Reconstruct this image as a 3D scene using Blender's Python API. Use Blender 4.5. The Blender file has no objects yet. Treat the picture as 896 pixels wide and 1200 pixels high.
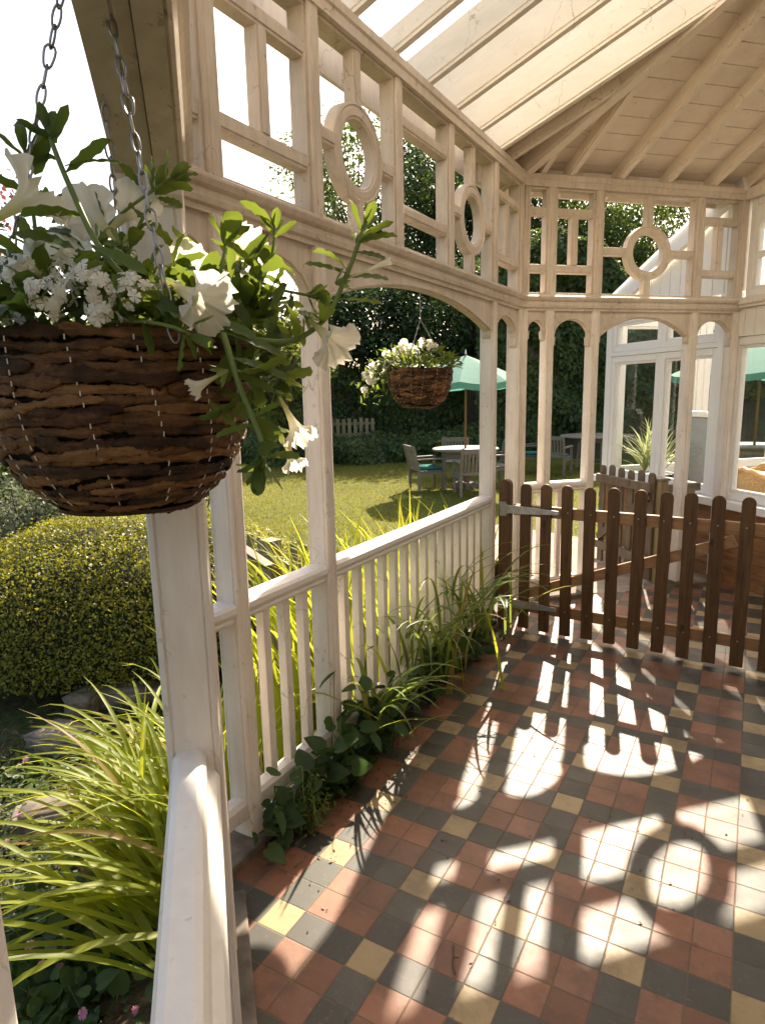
import bpy, math, random
import numpy as np
from mathutils import Vector, Matrix
random.seed(7); RNG = np.random.default_rng(11)
SC = bpy.context.scene
COL = SC.collection
rad = math.radians
PI = math.pi

# ------------------------------------------------------------------ camera
FPX, YAW, PIT, ROL, CAMH = 758.41, -0.52018, -0.184175, -0.020833, 1.52
def _cam_axes():
    f = Vector((math.sin(YAW)*math.cos(PIT), math.cos(YAW)*math.cos(PIT), math.sin(PIT)))
    r = f.cross(Vector((0, 0, 1))).normalized(); u = r.cross(f)
    c, s = math.cos(ROL), math.sin(ROL)
    return c*r+s*u, -s*r+c*u, f
CR, CU, CF = _cam_axes()
EYE = Vector((0, 0, CAMH))
cam = bpy.data.objects.new('camera', bpy.data.cameras.new('camera')); COL.objects.link(cam)
cam.data.sensor_fit = 'VERTICAL'; cam.data.sensor_height = 36.0; cam.data.lens = FPX*36/1200
cam.data.clip_start = 0.02; cam.data.clip_end = 2000
cam.matrix_world = Matrix(((CR.x, CU.x, -CF.x, 0), (CR.y, CU.y, -CF.y, 0), (CR.z, CU.z, -CF.z, CAMH), (0, 0, 0, 1)))
SC.camera = cam
def ray(px, py): return CR*((px-448)/FPX) + CU*((600-py)/FPX) + CF
def at(px, py, d): return EYE + ray(px, py)*d            # a point at distance d along the view axis
def onz(px, py, z):
    r = ray(px, py); return EYE + r*((z-CAMH)/r.z)

# ------------------------------------------------------------------ materials
class NT:
    def __init__(s, name):
        s.m = bpy.data.materials.new(name); s.m.use_nodes = True
        s.t = s.m.node_tree; s.t.nodes.clear()
        s.out = s.t.nodes.new('ShaderNodeOutputMaterial')
    def n(s, typ, ins=None, **kw):
        nd = s.t.nodes.new(typ)
        for k, v in kw.items(): setattr(nd, k, v)
        for k, v in (ins or {}).items():
            sock = nd.inputs[k]
            if isinstance(v, bpy.types.NodeSocket): s.t.links.new(v, sock)
            else: sock.default_value = v
        return nd
    def math(s, op, a, b=0.0, c=None):
        d = {0: a, 1: b}
        if c is not None: d[2] = c
        return s.n('ShaderNodeMath', d, operation=op).outputs[0]
    def mix(s, f, a, b):
        return s.n('ShaderNodeMix', {0: f, 6: a, 7: b}, data_type='RGBA').outputs[2]
    def noise(s, vec, scale, detail=4, rough=.55, w=None):
        return s.n('ShaderNodeTexNoise', {'Vector': vec, 'Scale': scale, 'Detail': detail, 'Roughness': rough}).outputs[0]
    def ramp(s, f, stops):
        nd = s.n('ShaderNodeValToRGB', {0: f}); e = nd.color_ramp.elements
        while len(e) < len(stops): e.new(.5)
        for el, (p, c) in zip(e, stops):
            el.position = p; el.color = (*c, 1) if len(c) == 3 else c
        return nd.outputs[0]
    def scl(s, vec, v):
        return s.n('ShaderNodeMapping', {'Vector': vec, 'Scale': v}).outputs[0]
    def pos(s): return s.n('ShaderNodeNewGeometry').outputs['Position']
    def obj(s): return s.n('ShaderNodeTexCoord').outputs['Object']
    def bump(s, h, st=.3, d=.01): return s.n('ShaderNodeBump', {'Height': h, 'Strength': st, 'Distance': d}).outputs[0]
    def surf(s, sh): s.t.links.new(sh, s.out.inputs[0]); return s.m
    def pr(s, col, rough=.6, normal=None, spec=.4, metal=0.0, **kw):
        ins = {'Base Color': col if isinstance(col, bpy.types.NodeSocket) else (*col, 1), 'Roughness': rough, 'Specular IOR Level': spec, 'Metallic': metal}
        if normal is not None: ins['Normal'] = normal
        ins.update(kw)
        return s.n('ShaderNodeBsdfPrincipled', ins).outputs[0]
def c4(r, g, b): return (r, g, b, 1)

def m_paint(name, base=(.79, .725, .65), grime=(.36, .27, .19), amount=.5, grain=(14, 14, 2.2), rough=.55, chip=True):
    k = NT(name); P = k.pos()
    big = k.noise(P, 2.6, 5, .6)
    streak = k.noise(k.scl(P, grain), 2.2, 6, .65)
    fine = k.noise(P, 60, 4, .6)
    a = k.ramp(k.math('ADD', k.math('MULTIPLY', big, .55), k.math('MULTIPLY', streak, .45)), [(.40, (0, 0, 0)), (.66, (1, 1, 1))])
    col = k.mix(k.math('MULTIPLY', a, amount), c4(*base), c4(*[b*.55+g*.45 for b, g in zip(base, grime)]))
    sp = k.ramp(k.math('ADD', k.math('MULTIPLY', k.noise(P, 38, 3, .7), .6), k.math('MULTIPLY', k.noise(k.scl(P, (1, 1, .3)), 11, 4, .7), .4)), [(.60, (0, 0, 0)), (.645, (1, 1, 1))])
    col = k.mix(k.math('MULTIPLY', sp, .55*amount), col, c4(*grime))
    h = k.math('ADD', k.math('MULTIPLY', streak, .6), k.math('MULTIPLY', fine, .4))
    if chip:
        wv = k.n('ShaderNodeVectorMath', {0: P, 1: k.n('ShaderNodeVectorMath', {0: k.n('ShaderNodeTexNoise', {'Vector': P, 'Scale': 7.0, 'Detail': 5.0}).outputs[1], 3: .16}, operation='SCALE').outputs[0]}, operation='ADD').outputs[0]
        v = k.n('ShaderNodeTexVoronoi', {'Vector': k.scl(wv, (1, 1, .35)), 'Scale': 7.0}, feature='DISTANCE_TO_EDGE').outputs[0]
        cr = k.math('MULTIPLY', k.math('LESS_THAN', v, .006), k.ramp(k.noise(P, 3.1, 2), [(.52, (0, 0, 0)), (.6, (1, 1, 1))]))
        col = k.mix(k.math('MULTIPLY', cr, .5), col, c4(.22, .15, .09))
    h = k.math('SUBTRACT', h, k.math('MULTIPLY', sp, .5))
    return k.surf(k.pr(col, rough, k.bump(h, .45, .004), .35))
def m_wood(name, c1, c2, axis=(18, 18, 1.5), rough=.6, scale=3., bump=.35):
    k = NT(name); P = k.pos()
    g = k.noise(k.scl(P, axis), scale, 7, .65)
    big = k.noise(P, 4, 3)
    col = k.ramp(k.math('ADD', k.math('MULTIPLY', g, .75), k.math('MULTIPLY', big, .25)), [(.32, c1), (.52, tuple((a+b)/2 for a, b in zip(c1, c2))), (.7, c2)])
    rv = k.n('ShaderNodeObjectInfo').outputs['Random']
    col = k.mix(k.math('MULTIPLY', rv, .45), col, c4(*[x*.45 for x in c2]))
    kn = k.n('ShaderNodeTexVoronoi', {'Vector': k.scl(P, (1, 1, .45)), 'Scale': 7.0}).outputs[0]
    col = k.mix(k.math('MULTIPLY', k.math('LESS_THAN', kn, .09), .6), col, c4(*[x*.35 for x in c1]))
    return k.surf(k.pr(col, rough, k.bump(g, bump, .004), .35))
def m_leaf(name, c1, c2, trans=.35, scale=6., rough=.5, tint=None, spec=.35, dead=0.):
    k = NT(name)
    geo = k.n('ShaderNodeNewGeometry')
    f = k.noise(geo.outputs['Position'], scale, 3)
    r = geo.outputs['Random Per Island']
    f = k.math('ADD', k.math('MULTIPLY', f, .6), k.math('MULTIPLY', r, .4))
    col = k.ramp(f, [(.3, c1), (.7, c2)])
    if dead: col = k.mix(k.math('GREATER_THAN', r, 1-dead), col, c4(.24, .15, .06))
    tc = k.mix(.5, col, c4(*(tint or tuple(min(1, x*2.2) for x in c2))))
    a = k.pr(col, rough, None, spec)
    t = k.n('ShaderNodeBsdfTranslucent', {'Color': tc}).outputs[0]
    return k.surf(k.n('ShaderNodeMixShader', {0: trans, 1: a, 2: t}).outputs[0])
def m_plain(name, col, rough=.6, metal=0., spec=.4, ns=30, var=.2):
    k = NT(name); P = k.pos()
    n = k.noise(P, ns, 4)
    cc = k.ramp(n, [(.3, tuple(c*(1-var) for c in col)), (.7, tuple(min(1, c*(1+var)) for c in col))])
    return k.surf(k.pr(cc, rough, k.bump(n, .2, .003), spec, metal))
def m_glass(name, tint=(.93, .95, .95), refl=.08):
    k = NT(name)
    t = k.n('ShaderNodeBsdfTransparent', {'Color': c4(*tint)}).outputs[0]
    g = k.n('ShaderNodeBsdfGlossy', {'Color': c4(1, 1, 1), 'Roughness': .02}).outputs[0]
    fr = k.n('ShaderNodeLayerWeight', {'Blend': .12}).outputs[0]
    return k.surf(k.n('ShaderNodeMixShader', {0: k.math('ADD', k.math('MULTIPLY', fr, .6), refl*.4), 1: t, 2: g}).outputs[0])

M = {}
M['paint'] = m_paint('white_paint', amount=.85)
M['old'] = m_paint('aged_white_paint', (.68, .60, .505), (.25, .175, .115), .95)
M['rail'] = m_paint('handrail_paint', (.80, .76, .70), (.40, .33, .26), .45, (16, 16, 16), chip=False)
M['roofpaint'] = m_paint('rafter_paint', (.80, .75, .66), (.40, .30, .19), .4, (3, 10, 10))
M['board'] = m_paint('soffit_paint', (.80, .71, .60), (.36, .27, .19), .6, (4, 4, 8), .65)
M['upvc'] = m_paint('white_frame', (.80, .79, .76), (.55, .5, .42), .25, chip=False, rough=.35)
M['gate'] = m_wood('stained_fence_wood', (.040, .019, .007), (.175, .088, .029))
M['gaterail'] = m_wood('sunlit_orange_wood', (.22, .11, .045), (.46, .26, .115), (2, 18, 18))  # gate rails and brace: grazing sunlight put into the lighter colour
M['cladding'] = m_wood('brown_cladding', (.14, .065, .025), (.34, .17, .065), (2.5, 2.5, 22))
M['greywood'] = m_wood('weathered_wood', (.15, .12, .09), (.33, .28, .22), (10, 10, 10))
M['gate2'] = m_wood('weathered_brown_wood', (.075, .052, .033), (.23, .175, .115))
M['oldfence'] = m_wood('pale_fence_wood', (.20, .15, .07), (.42, .34, .17))
M['pole'] = m_wood('varnished_pole', (.20, .09, .03), (.36, .17, .06))
M['steel'] = m_plain('galvanised_steel', (.42, .42, .40), .5, .7)
M['chain'] = m_plain('chain_steel', (.33, .32, .31), .35, .9, ns=80)
M['teal'] = m_plain('teal_canvas', (.10, .36, .30), .8, ns=8, var=.08)
M['cushion'] = m_plain('teal_cushion', (.03, .20, .17), .9, ns=15)
M['stone'] = m_plain('garden_stone', (.17, .14, .11), .9, ns=14, var=.4)
M['paving'] = m_plain('paving', (.30, .24, .18), .85, ns=6, var=.35)
M['soil'] = m_plain('soil', (.045, .03, .018), .95, ns=20, var=.6)
M['trunk'] = m_wood('bark', (.05, .035, .022), (.14, .10, .07), (9, 9, 2))
M['glass'] = m_glass('window_glass')
M['potdark'] = m_plain('dark_pot', (.05, .045, .05), .4)
M['wicker'] = m_plain('wicker', (.45, .29, .13), .6, ns=90, var=.5)
M['cane'] = m_plain('cane', (.55, .33, .13), .4, ns=20)
M['greycloth'] = m_plain('grey_cloth', (.30, .32, .34), .9, ns=30, var=.1)
M['white'] = m_plain('white_china', (.82, .80, .76), .3, ns=10, var=.03)
M['interior'] = m_plain('cream_floor', (.62, .52, .38), .5, ns=3, var=.1)
M['housewall'] = m_paint('cream_render', (.62, .54, .42), (.42, .33, .22), .4, (3, 3, 3))

def tile_mat():
    k = NT('quarry_tiles'); P = k.pos()
    sx, sy = k.n('ShaderNodeSeparateXYZ', {0: P}).outputs[:2]
    wob = k.noise(P, 3.3, 2)
    u = k.math('ADD', k.math('MULTIPLY', k.math('SUBTRACT', sx, -1.155), 1/.1008), 60.0)
    v = k.math('ADD', k.math('MULTIPLY', k.math('SUBTRACT', sy, 1.229), 1/.1028), 60.0)
    u = k.math('ADD', u, k.math('MULTIPLY', k.math('SUBTRACT', wob, .5), .06))
    v = k.math('ADD', v, k.math('MULTIPLY', k.math('SUBTRACT', k.noise(P, 2.7, 2), .5), .06))
    iu, iv = k.math('FLOOR', u), k.math('FLOOR', v)
    fu, fv = k.math('FRACT', u), k.math('FRACT', v)
    mu = k.math('LESS_THAN', k.math('MODULO', iu, 3.0), .5)
    mv = k.math('LESS_THAN', k.math('MODULO', iv, 3.0), .5)
    both = k.math('MULTIPLY', mu, mv); any_ = k.math('MAXIMUM', mu, mv)
    cell = k.n('ShaderNodeCombineXYZ', {0: iu, 1: iv}).outputs[0]
    wn = k.n('ShaderNodeTexWhiteNoise', {'Vector': cell}, noise_dimensions='2D')
    rnd = wn.outputs[0]
    n1 = k.noise(P, 9, 6, .65); n2 = k.noise(P, 55, 4, .7); n3 = k.noise(P, 1.6, 4, .6)
    def var(c, d):
        a = k.mix(rnd, c4(*[x*(1-d) for x in c]), c4(*[min(1, x*(1+d)) for x in c]))
        return k.mix(k.math('MULTIPLY', n1, .72), a, c4(*[x*.55 for x in c]))
    red = var((.275, .118, .062), .36)
    red = k.mix(k.math('MULTIPLY', k.math('GREATER_THAN', k.n('ShaderNodeSeparateColor', {0: wn.outputs[1]}).outputs[1], .72), .35), red, c4(.24, .125, .08))
    blk = var((.082, .079, .062), .38)
    yel = var((.44, .32, .155), .2)
    col = k.mix(any_, red, blk); col = k.mix(both, col, yel)
    # wear: pale scuffs and dust
    sc = k.ramp(k.noise(k.scl(P, (3, 9, 1)), 5, 8, .75), [(.60, (0, 0, 0)), (.70, (1, 1, 1))])
    col = k.mix(k.math('MULTIPLY', sc, .26), col, c4(.42, .34, .26))
    col = k.mix(k.math('MULTIPLY', k.ramp(n2, [(.58, (0, 0, 0)), (.72, (1, 1, 1))]), .14), col, c4(.46, .36, .25))
    col = k.mix(k.math('MULTIPLY', k.ramp(n3, [(.5, (0, 0, 0)), (.7, (1, 1, 1))]), .22), col, c4(.10, .07, .05))
    st = k.ramp(k.noise(P, 6.5, 7, .72), [(.47, (0, 0, 0)), (.62, (1, 1, 1))])
    col = k.mix(k.math('MULTIPLY', st, .38), col, c4(.055, .038, .026))
    eu = k.math('MINIMUM', fu, k.math('SUBTRACT', 1.0, fu)); ev = k.math('MINIMUM', fv, k.math('SUBTRACT', 1.0, fv))
    ed = k.math('MINIMUM', eu, ev)
    ed = k.math('ADD', ed, k.math('MULTIPLY', k.math('SUBTRACT', n2, .5), .02))
    ed = k.math('SUBTRACT', ed, k.math('MULTIPLY', k.ramp(k.noise(P, 21, 3, .6), [(.56, (0, 0, 0)), (.72, (1, 1, 1))]), .035))
    gm = k.ramp(ed, [(.010, (1, 1, 1)), (.028, (0, 0, 0))])
    col = k.mix(k.math('MULTIPLY', gm, .75), col, k.mix(n3, c4(.06, .045, .03), c4(.24, .18, .11)))
    wc_ = k.n('ShaderNodeSeparateColor', {0: wn.outputs[1]}).outputs
    tilt = k.math('ADD', k.math('MULTIPLY', k.math('SUBTRACT', fu, .5), k.math('SUBTRACT', wc_[0], .5)), k.math('MULTIPLY', k.math('SUBTRACT', fv, .5), k.math('SUBTRACT', wc_[2], .5)))
    hgt = k.math('SUBTRACT', k.math('ADD', k.math('ADD', k.math('MULTIPLY', tilt, 1.3), k.math('ADD', k.math('MULTIPLY', n1, .25), k.math('MULTIPLY', n2, .12))), k.math('MULTIPLY', rnd, .35)), k.math('MULTIPLY', gm, .8))
    rough = k.math('ADD', k.math('ADD', .36, k.math('MULTIPLY', n1, .28)), k.math('MULTIPLY', gm, .25))
    return k.surf(k.pr(col, rough, k.bump(hgt, .38, .004), .42))
M['tiles'] = tile_mat()
M['ground'] = None
def ground_mat():
    k = NT('bed_soil'); P = k.pos()
    n = k.noise(P, 1.2, 5); n2 = k.noise(P, 14, 5, .7); n3 = k.noise(P, 70, 3)
    soil = k.ramp(n2, [(.3, (.022, .014, .008)), (.55, (.07, .047, .026)), (.75, (.14, .10, .06))])
    green = k.ramp(n2, [(.3, (.02, .035, .008)), (.7, (.07, .10, .025))])
    col = k.mix(k.ramp(n, [(.42, (0, 0, 0)), (.62, (1, 1, 1))]), soil, green)
    return k.surf(k.pr(col, .95, k.bump(k.math('ADD', n2, k.math('MULTIPLY', n3, .4)), .9, .03), .2))
M['ground'] = ground_mat()
def lawn_mat():
    k = NT('lawn_turf'); P = k.pos()
    n = k.noise(P, .55, 4); n2 = k.noise(k.scl(P, (1, .6, 1)), 9, 5, .7); n3 = k.noise(P, 90, 3)
    col = k.ramp(k.math('ADD', k.math('MULTIPLY', n, .5), k.math('MULTIPLY', n2, .5)), [(.32, (.085, .095, .012)), (.5, (.165, .165, .024)), (.66, (.25, .215, .045)), (.75, (.33, .27, .08))])
    col = k.mix(k.math('MULTIPLY', n3, .4), col, c4(.05, .06, .012))
    return k.surf(k.pr(col, .9, k.bump(k.math('ADD', n2, n3), .9, .03), .2))
M['lawn'] = lawn_mat()
M['blade'] = m_leaf('grass_blades', (.11, .125, .016), (.25, .235, .036), .45, 2., .5, (.5, .48, .06))
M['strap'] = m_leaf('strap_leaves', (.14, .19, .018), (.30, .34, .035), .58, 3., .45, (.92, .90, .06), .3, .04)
M['strapdark'] = m_leaf('strap_leaves_dark', (.06, .10, .02), (.17, .24, .05), .45, 3., .42, (.5, .6, .1), .35, .08)  # darker green leaves of the spider plants and herb tuft
M['petleaf'] = m_leaf('petunia_leaves', (.034, .066, .016), (.10, .15, .030), .42, 14., .55, (.42, .52, .05))
M['stem'] = m_leaf('petunia_stems', (.14, .19, .05), (.22, .28, .08), .3, 9., .5)
M['weed'] = m_leaf('weed_leaves', (.02, .045, .012), (.06, .11, .025), .3, 8.)
M['hedge'] = m_leaf('hedge_leaves', (.06, .085, .012), (.28, .27, .032), .32, 3., .5, (.66, .62, .04), .35, .03)
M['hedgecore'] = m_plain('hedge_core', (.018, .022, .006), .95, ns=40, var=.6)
M['ivy'] = m_leaf('ivy_leaves', (.032, .060, .018), (.13, .175, .045), .34, .9, .45)
M['dark'] = m_leaf('dark_tree_leaves', (.016, .036, .012), (.055, .095, .024), .34, .5, .5)
M['mid'] = m_leaf('mid_tree_leaves', (.022, .05, .012), (.085, .13, .03), .4, .6, .5, (.3, .42, .06))
M['light'] = m_leaf('light_tree_leaves', (.05, .085, .015), (.17, .21, .04), .45, .8, .5, (.5, .55, .08))
M['copper'] = m_leaf('copper_leaves', (.07, .018, .016), (.18, .05, .04), .4, 5.)
M['greyshrub'] = m_leaf('grey_shrub_leaves', (.07, .09, .05), (.19, .21, .12), .3, 3.)
M['pink'] = m_leaf('pink_petals', (.62, .20, .36), (.75, .36, .48), .45, 30.)
M['yellowfl'] = m_leaf('yellow_petals', (.75, .62, .12), (.8, .7, .2), .4, 30.)
M['floret'] = m_leaf('white_florets', (.74, .70, .58), (.84, .80, .70), .35, 40., .6, (.85, .82, .7))
def petal_mat():
    k = NT('petunia_petals')
    at_ = k.n('ShaderNodeAttribute', attribute_name='throat').outputs['Fac']
    vein = k.n('ShaderNodeAttribute', attribute_name='vein').outputs['Fac']
    P = k.obj(); n = k.noise(P, 90, 3)
    col = k.mix(at_, c4(.86, .82, .72), c4(.62, .60, .22))
    col = k.mix(k.math('MULTIPLY', vein, .6), col, c4(.62, .60, .36))
    a = k.pr(col, .6, k.bump(n, .4, .003), .2)
    t = k.n('ShaderNodeBsdfTranslucent', {'Color': k.mix(at_, c4(.92, .86, .70), c4(.75, .72, .20))}).outputs[0]
    return k.surf(k.n('ShaderNodeMixShader', {0: .6, 1: a, 2: t}).outputs[0])
M['petal'] = petal_mat()
def bark_mat():
    k = NT('basket_bark'); P = k.obj()
    ang = k.scl(P, (1, 1, 3.5))
    n1 = k.noise(k.scl(P, (14, 14, 70)), 1.6, 7, .7); n2 = k.noise(P, 42, 5, .7); n3 = k.noise(ang, 9, 3)
    r = k.n('ShaderNodeNewGeometry').outputs['Random Per Island']
    f = k.math('ADD', k.math('ADD', k.math('MULTIPLY', n1, .42), k.math('MULTIPLY', n2, .33)), k.math('MULTIPLY', r, .25))
    col = k.ramp(f, [(.30, (.010, .004, .0015)), (.44, (.065, .028, .009)), (.57, (.19, .088, .030)), (.74, (.36, .19, .075))])
    pale = k.ramp(k.noise(P, 19, 5, .6), [(.68, (0, 0, 0)), (.72, (1, 1, 1))])
    col = k.mix(k.math('MULTIPLY', pale, .5), col, c4(.36, .22, .11))
    h = k.math('ADD', k.math('MULTIPLY', n1, .6), k.math('MULTIPLY', n2, .5))
    return k.surf(k.pr(col, .62, k.bump(h, 1., .012), .3))
M['bark'] = bark_mat()
M['liner'] = m_plain('basket_liner', (.012, .010, .008), .9)
M['stitch'] = m_plain('pale_thread', (.62, .55, .45), .5, ns=50, var=.1)

# ------------------------------------------------------------------ mesh builder
class MB:
    def __init__(s): s.v = []; s.f = []; s.att = {}
    def add(s, vs, fs):
        o = len(s.v); s.v += [tuple(v) for v in vs]; s.f += [tuple(i+o for i in f) for f in fs]; return s
    def frame(s, o, ax, ay, az, lo, hi):
        o, ax, ay, az = Vector(o), Vector(ax), Vector(ay), Vector(az)
        vs = [o+ax*x+ay*y+az*z for x in (lo[0], hi[0]) for y in (lo[1], hi[1]) for z in (lo[2], hi[2])]
        return s.add(vs, [(0, 1, 3, 2), (4, 6, 7, 5), (0, 4, 5, 1), (2, 3, 7, 6), (0, 2, 6, 4), (1, 5, 7, 3)])
    def box(s, lo, hi): return s.frame((0, 0, 0), (1, 0, 0), (0, 1, 0), (0, 0, 1), lo, hi)
    def bar(s, a, b, w, h, up=(0, 0, 1)):
        a, b = Vector(a), Vector(b); t = (b-a); L = t.length; t /= L
        side = t.cross(Vector(up)).normalized(); u = side.cross(t)
        return s.frame(a, t, side, u, (0, -w/2, -h/2), (L, w/2, h/2))
    def prism(s, poly, o, ax, ay, az, z0, z1):
        o, ax, ay, az = Vector(o), Vector(ax), Vector(ay), Vector(az); n = len(poly)
        vs = [o+ax*p[0]+ay*p[1]+az*z0 for p in poly]+[o+ax*p[0]+ay*p[1]+az*z1 for p in poly]
        fs = [tuple(range(n-1, -1, -1)), tuple(range(n, 2*n))]+[(i, (i+1) % n, n+(i+1) % n, n+i) for i in range(n)]
        return s.add(vs, fs)
    def tube(s, pts, r, k=6, cap=True):
        pts = [Vector(p) for p in pts]; n = len(pts)
        rr = r if hasattr(r, '__len__') else [r]*n
        vs = []; ref = None
        for i, p in enumerate(pts):
            t = (pts[min(i+1, n-1)]-pts[max(i-1, 0)]).normalized()
            if ref is None: ref = t.orthogonal().normalized()
            ref = (ref-t*ref.dot(t)).normalized(); b = t.cross(ref)
            vs += [p+(ref*math.cos(2*PI*j/k)+b*math.sin(2*PI*j/k))*rr[i] for j in range(k)]
        fs = [(i*k+j, i*k+(j+1) % k, (i+1)*k+(j+1) % k, (i+1)*k+j) for i in range(n-1) for j in range(k)]
        if cap: fs += [tuple(range(k-1, -1, -1)), tuple(range((n-1)*k, n*k))]
        return s.add(vs, fs)
    def lathe(s, prof, o, k=32, ax=(1, 0, 0), ay=(0, 1, 0), az=(0, 0, 1)):
        o, ax, ay, az = Vector(o), Vector(ax), Vector(ay), Vector(az); n = len(prof)
        vs = [o+(ax*math.cos(2*PI*j/k)+ay*math.sin(2*PI*j/k))*r+az*z for r, z in prof for j in range(k)]
        return s.add(vs, [(i*k+j, i*k+(j+1) % k, (i+1)*k+(j+1) % k, (i+1)*k+j) for i in range(n-1) for j in range(k)])
    def build(s, name, mat, parent=None, bevel=0.0, smooth=False, origin=None):
        me = bpy.data.meshes.new(name)
        org = Vector((0, 0, 0))
        if parent is not None: org = parent.get('_w') and Vector(parent['_w']) or org
        if origin is not None: org = Vector(origin)
        me.from_pydata([(v[0]-org.x, v[1]-org.y, v[2]-org.z) for v in s.v], [], s.f)
        for nme, vals in s.att.items():
            a = me.attributes.new(nme, 'FLOAT', 'POINT'); a.data.foreach_set('value', np.array(vals, np.float32))
        me.materials.append(M[mat]); me.validate(); me.update()
        if smooth: me.shade_smooth()
        o = bpy.data.objects.new(name, me); COL.objects.link(o)
        if parent is not None: o.parent = parent; o['_w'] = tuple(org)
        elif origin is not None: o.location = org; o['_w'] = tuple(org)
        else: o['_w'] = (0., 0., 0.)
        if bevel > 0:
            b = o.modifiers.new('bevel', 'BEVEL'); b.width = bevel; b.segments = 2; b.limit_method = 'ANGLE'; b.angle_limit = rad(40)
        return o
def tag(o, label=None, cat=None, group=None, kind=None):
    if label: o['label'] = label
    if cat: o['category'] = cat
    if group: o['group'] = group
    if kind: o['kind'] = kind
    return o
def thing(name, loc, label, cat, group=None):
    o = bpy.data.objects.new(name, None); COL.objects.link(o); o.location = loc; o['_w'] = tuple(loc); o.empty_display_size = .1
    return tag(o, label, cat, group)
def local(name, label, cat, group=None): return thing(name, (0, 0, 0), label, cat, group)
def dup(root, loc, rz=0., label=None, scale=None):
    r = root.copy(); COL.objects.link(r); r.location = loc; r.rotation_euler = (0, 0, rz)
    if label: r['label'] = label
    if scale: r.scale = (scale,)*3
    for ch in list(root.children):
        c = ch.copy(); COL.objects.link(c); c.parent = r
        for g in list(ch.children):
            d = g.copy(); COL.objects.link(d); d.parent = c
    return r
def np_mesh(name, V, F, mat, parent=None, smooth=False):
    me = bpy.data.meshes.new(name)
    org = np.array(parent['_w'] if parent is not None else (0, 0, 0), float)
    V = np.asarray(V, np.float32)-org.astype(np.float32); F = np.asarray(F, np.int32)
    me.vertices.add(len(V)); me.vertices.foreach_set('co', V.ravel())
    k = F.shape[1]
    me.loops.add(F.size); me.loops.foreach_set('vertex_index', F.ravel())
    me.polygons.add(len(F)); me.polygons.foreach_set('loop_start', np.arange(len(F), dtype=np.int32)*k)
    me.materials.append(M[mat]); me.update(calc_edges=True)
    if smooth: me.shade_smooth()
    o = bpy.data.objects.new(name, me); COL.objects.link(o); o['_w'] = tuple(float(x) for x in org)
    if parent is not None: o.parent = parent
    return o
def leaf_cloud(P, N, size, aspect=.55, jitter=.8, fold=.25, rng=RNG):
    """two-triangle-pair leaves (6 verts, 2 quads folded on the midrib) at points P facing about N"""
    P = np.asarray(P, float); n = len(P)
    N = np.asarray(N, float)+rng.normal(0, jitter, (n, 3)); N /= np.linalg.norm(N, axis=1)[:, None]+1e-9
    a = rng.normal(0, 1, (n, 3)); a[:, 2] -= .5
    T = a-N*(a*N).sum(1)[:, None]; T /= np.linalg.norm(T, axis=1)[:, None]+1e-9
    B = np.cross(N, T)
    L = (size*(.6+.8*rng.random(n)))[:, None] if np.isscalar(size) else (size*(.6+.8*rng.random(n)))[:, None]
    W = L*aspect*.5
    v = np.stack([P, P+T*L*.45-B*W+N*L*fold*.3, P+T*L*.55, P+T*L*.45+B*W+N*L*fold*.3, P+T*L*1.0-N*L*.1], 1)
    idx = np.arange(n)[:, None]*5
    F = np.concatenate([idx+np.array([[0, 1, 4, 2]]), idx+np.array([[0, 2, 4, 3]])])
    return v.reshape(-1, 3), F
def strap_leaf(vs, fs, base, az, L, el0, droop, w, seg=9, twist=0.):
    p = Vector(base); d = len(vs); pts = []
    el = el0; h = Vector((math.cos(az), math.sin(az), 0)); side = Vector((-math.sin(az), math.cos(az), 0))
    for i in range(seg+1):
        t = i/seg
        ww = w*(min(1, .55+2.2*t) if t < .2 else 1)*(1-t**2.6)*.5+.0006
        dirv = h*math.cos(el)+Vector((0, 0, 1))*math.sin(el); nrm = -h*math.sin(el)+Vector((0, 0, 1))*math.cos(el)
        sd = side*math.cos(twist*t)+nrm*math.sin(twist*t); nn = nrm*math.cos(twist*t)-side*math.sin(twist*t)
        pts += [p-sd*ww+nn*ww*.35, p.copy(), p+sd*ww+nn*ww*.35]
        p = p+dirv*(L/seg); el -= droop*(L/seg)*(.35+1.3*t)
    vs += [tuple(q) for q in pts]
    for i in range(seg):
        a = d+3*i; fs += [(a, a+1, a+4, a+3), (a+1, a+2, a+5, a+4)]

# ------------------------------------------------------------------ light
w = bpy.data.worlds.new('World'); SC.world = w; w.use_nodes = True
nt = w.node_tree; sky = nt.nodes.new('ShaderNodeTexSky'); sky.sky_type = 'NISHITA'; sky.sun_disc = False
SUN_EL = rad(38.); SUN_H = Vector((-.205, .979, 0)).normalized()
sky.sun_elevation = SUN_EL; sky.sun_rotation = math.atan2(SUN_H.x, SUN_H.y); sky.dust_density = 3.0; sky.air_density = 1.0; sky.ozone_density = .6
bg = nt.nodes['Background']; bg.inputs[1].default_value = .105; wm = nt.nodes.new('ShaderNodeMix'); wm.data_type = 'RGBA'; wm.blend_type = 'MULTIPLY'; wm.inputs[0].default_value = 1; wm.inputs[7].default_value = (1., .91, .82, 1)
nt.links.new(sky.outputs[0], wm.inputs[6]); nt.links.new(wm.outputs[2], bg.inputs[0])   # hazy warm summer air
sun = bpy.data.objects.new('sun', bpy.data.lights.new('sun', 'SUN')); COL.objects.link(sun)
sun.data.energy = 4.4; sun.data.angle = rad(.6); sun.data.color = (1., .87, .70)
sd = -(SUN_H*math.cos(SUN_EL)+Vector((0, 0, math.sin(SUN_EL))))
sun.rotation_euler = sd.to_track_quat('-Z', 'Y').to_euler()
SC.view_settings.view_transform = 'Standard'; SC.view_settings.look = 'None'; SC.view_settings.gamma = 1; SC.view_settings.exposure = 1.68
SC.render.engine = 'CYCLES'
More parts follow.
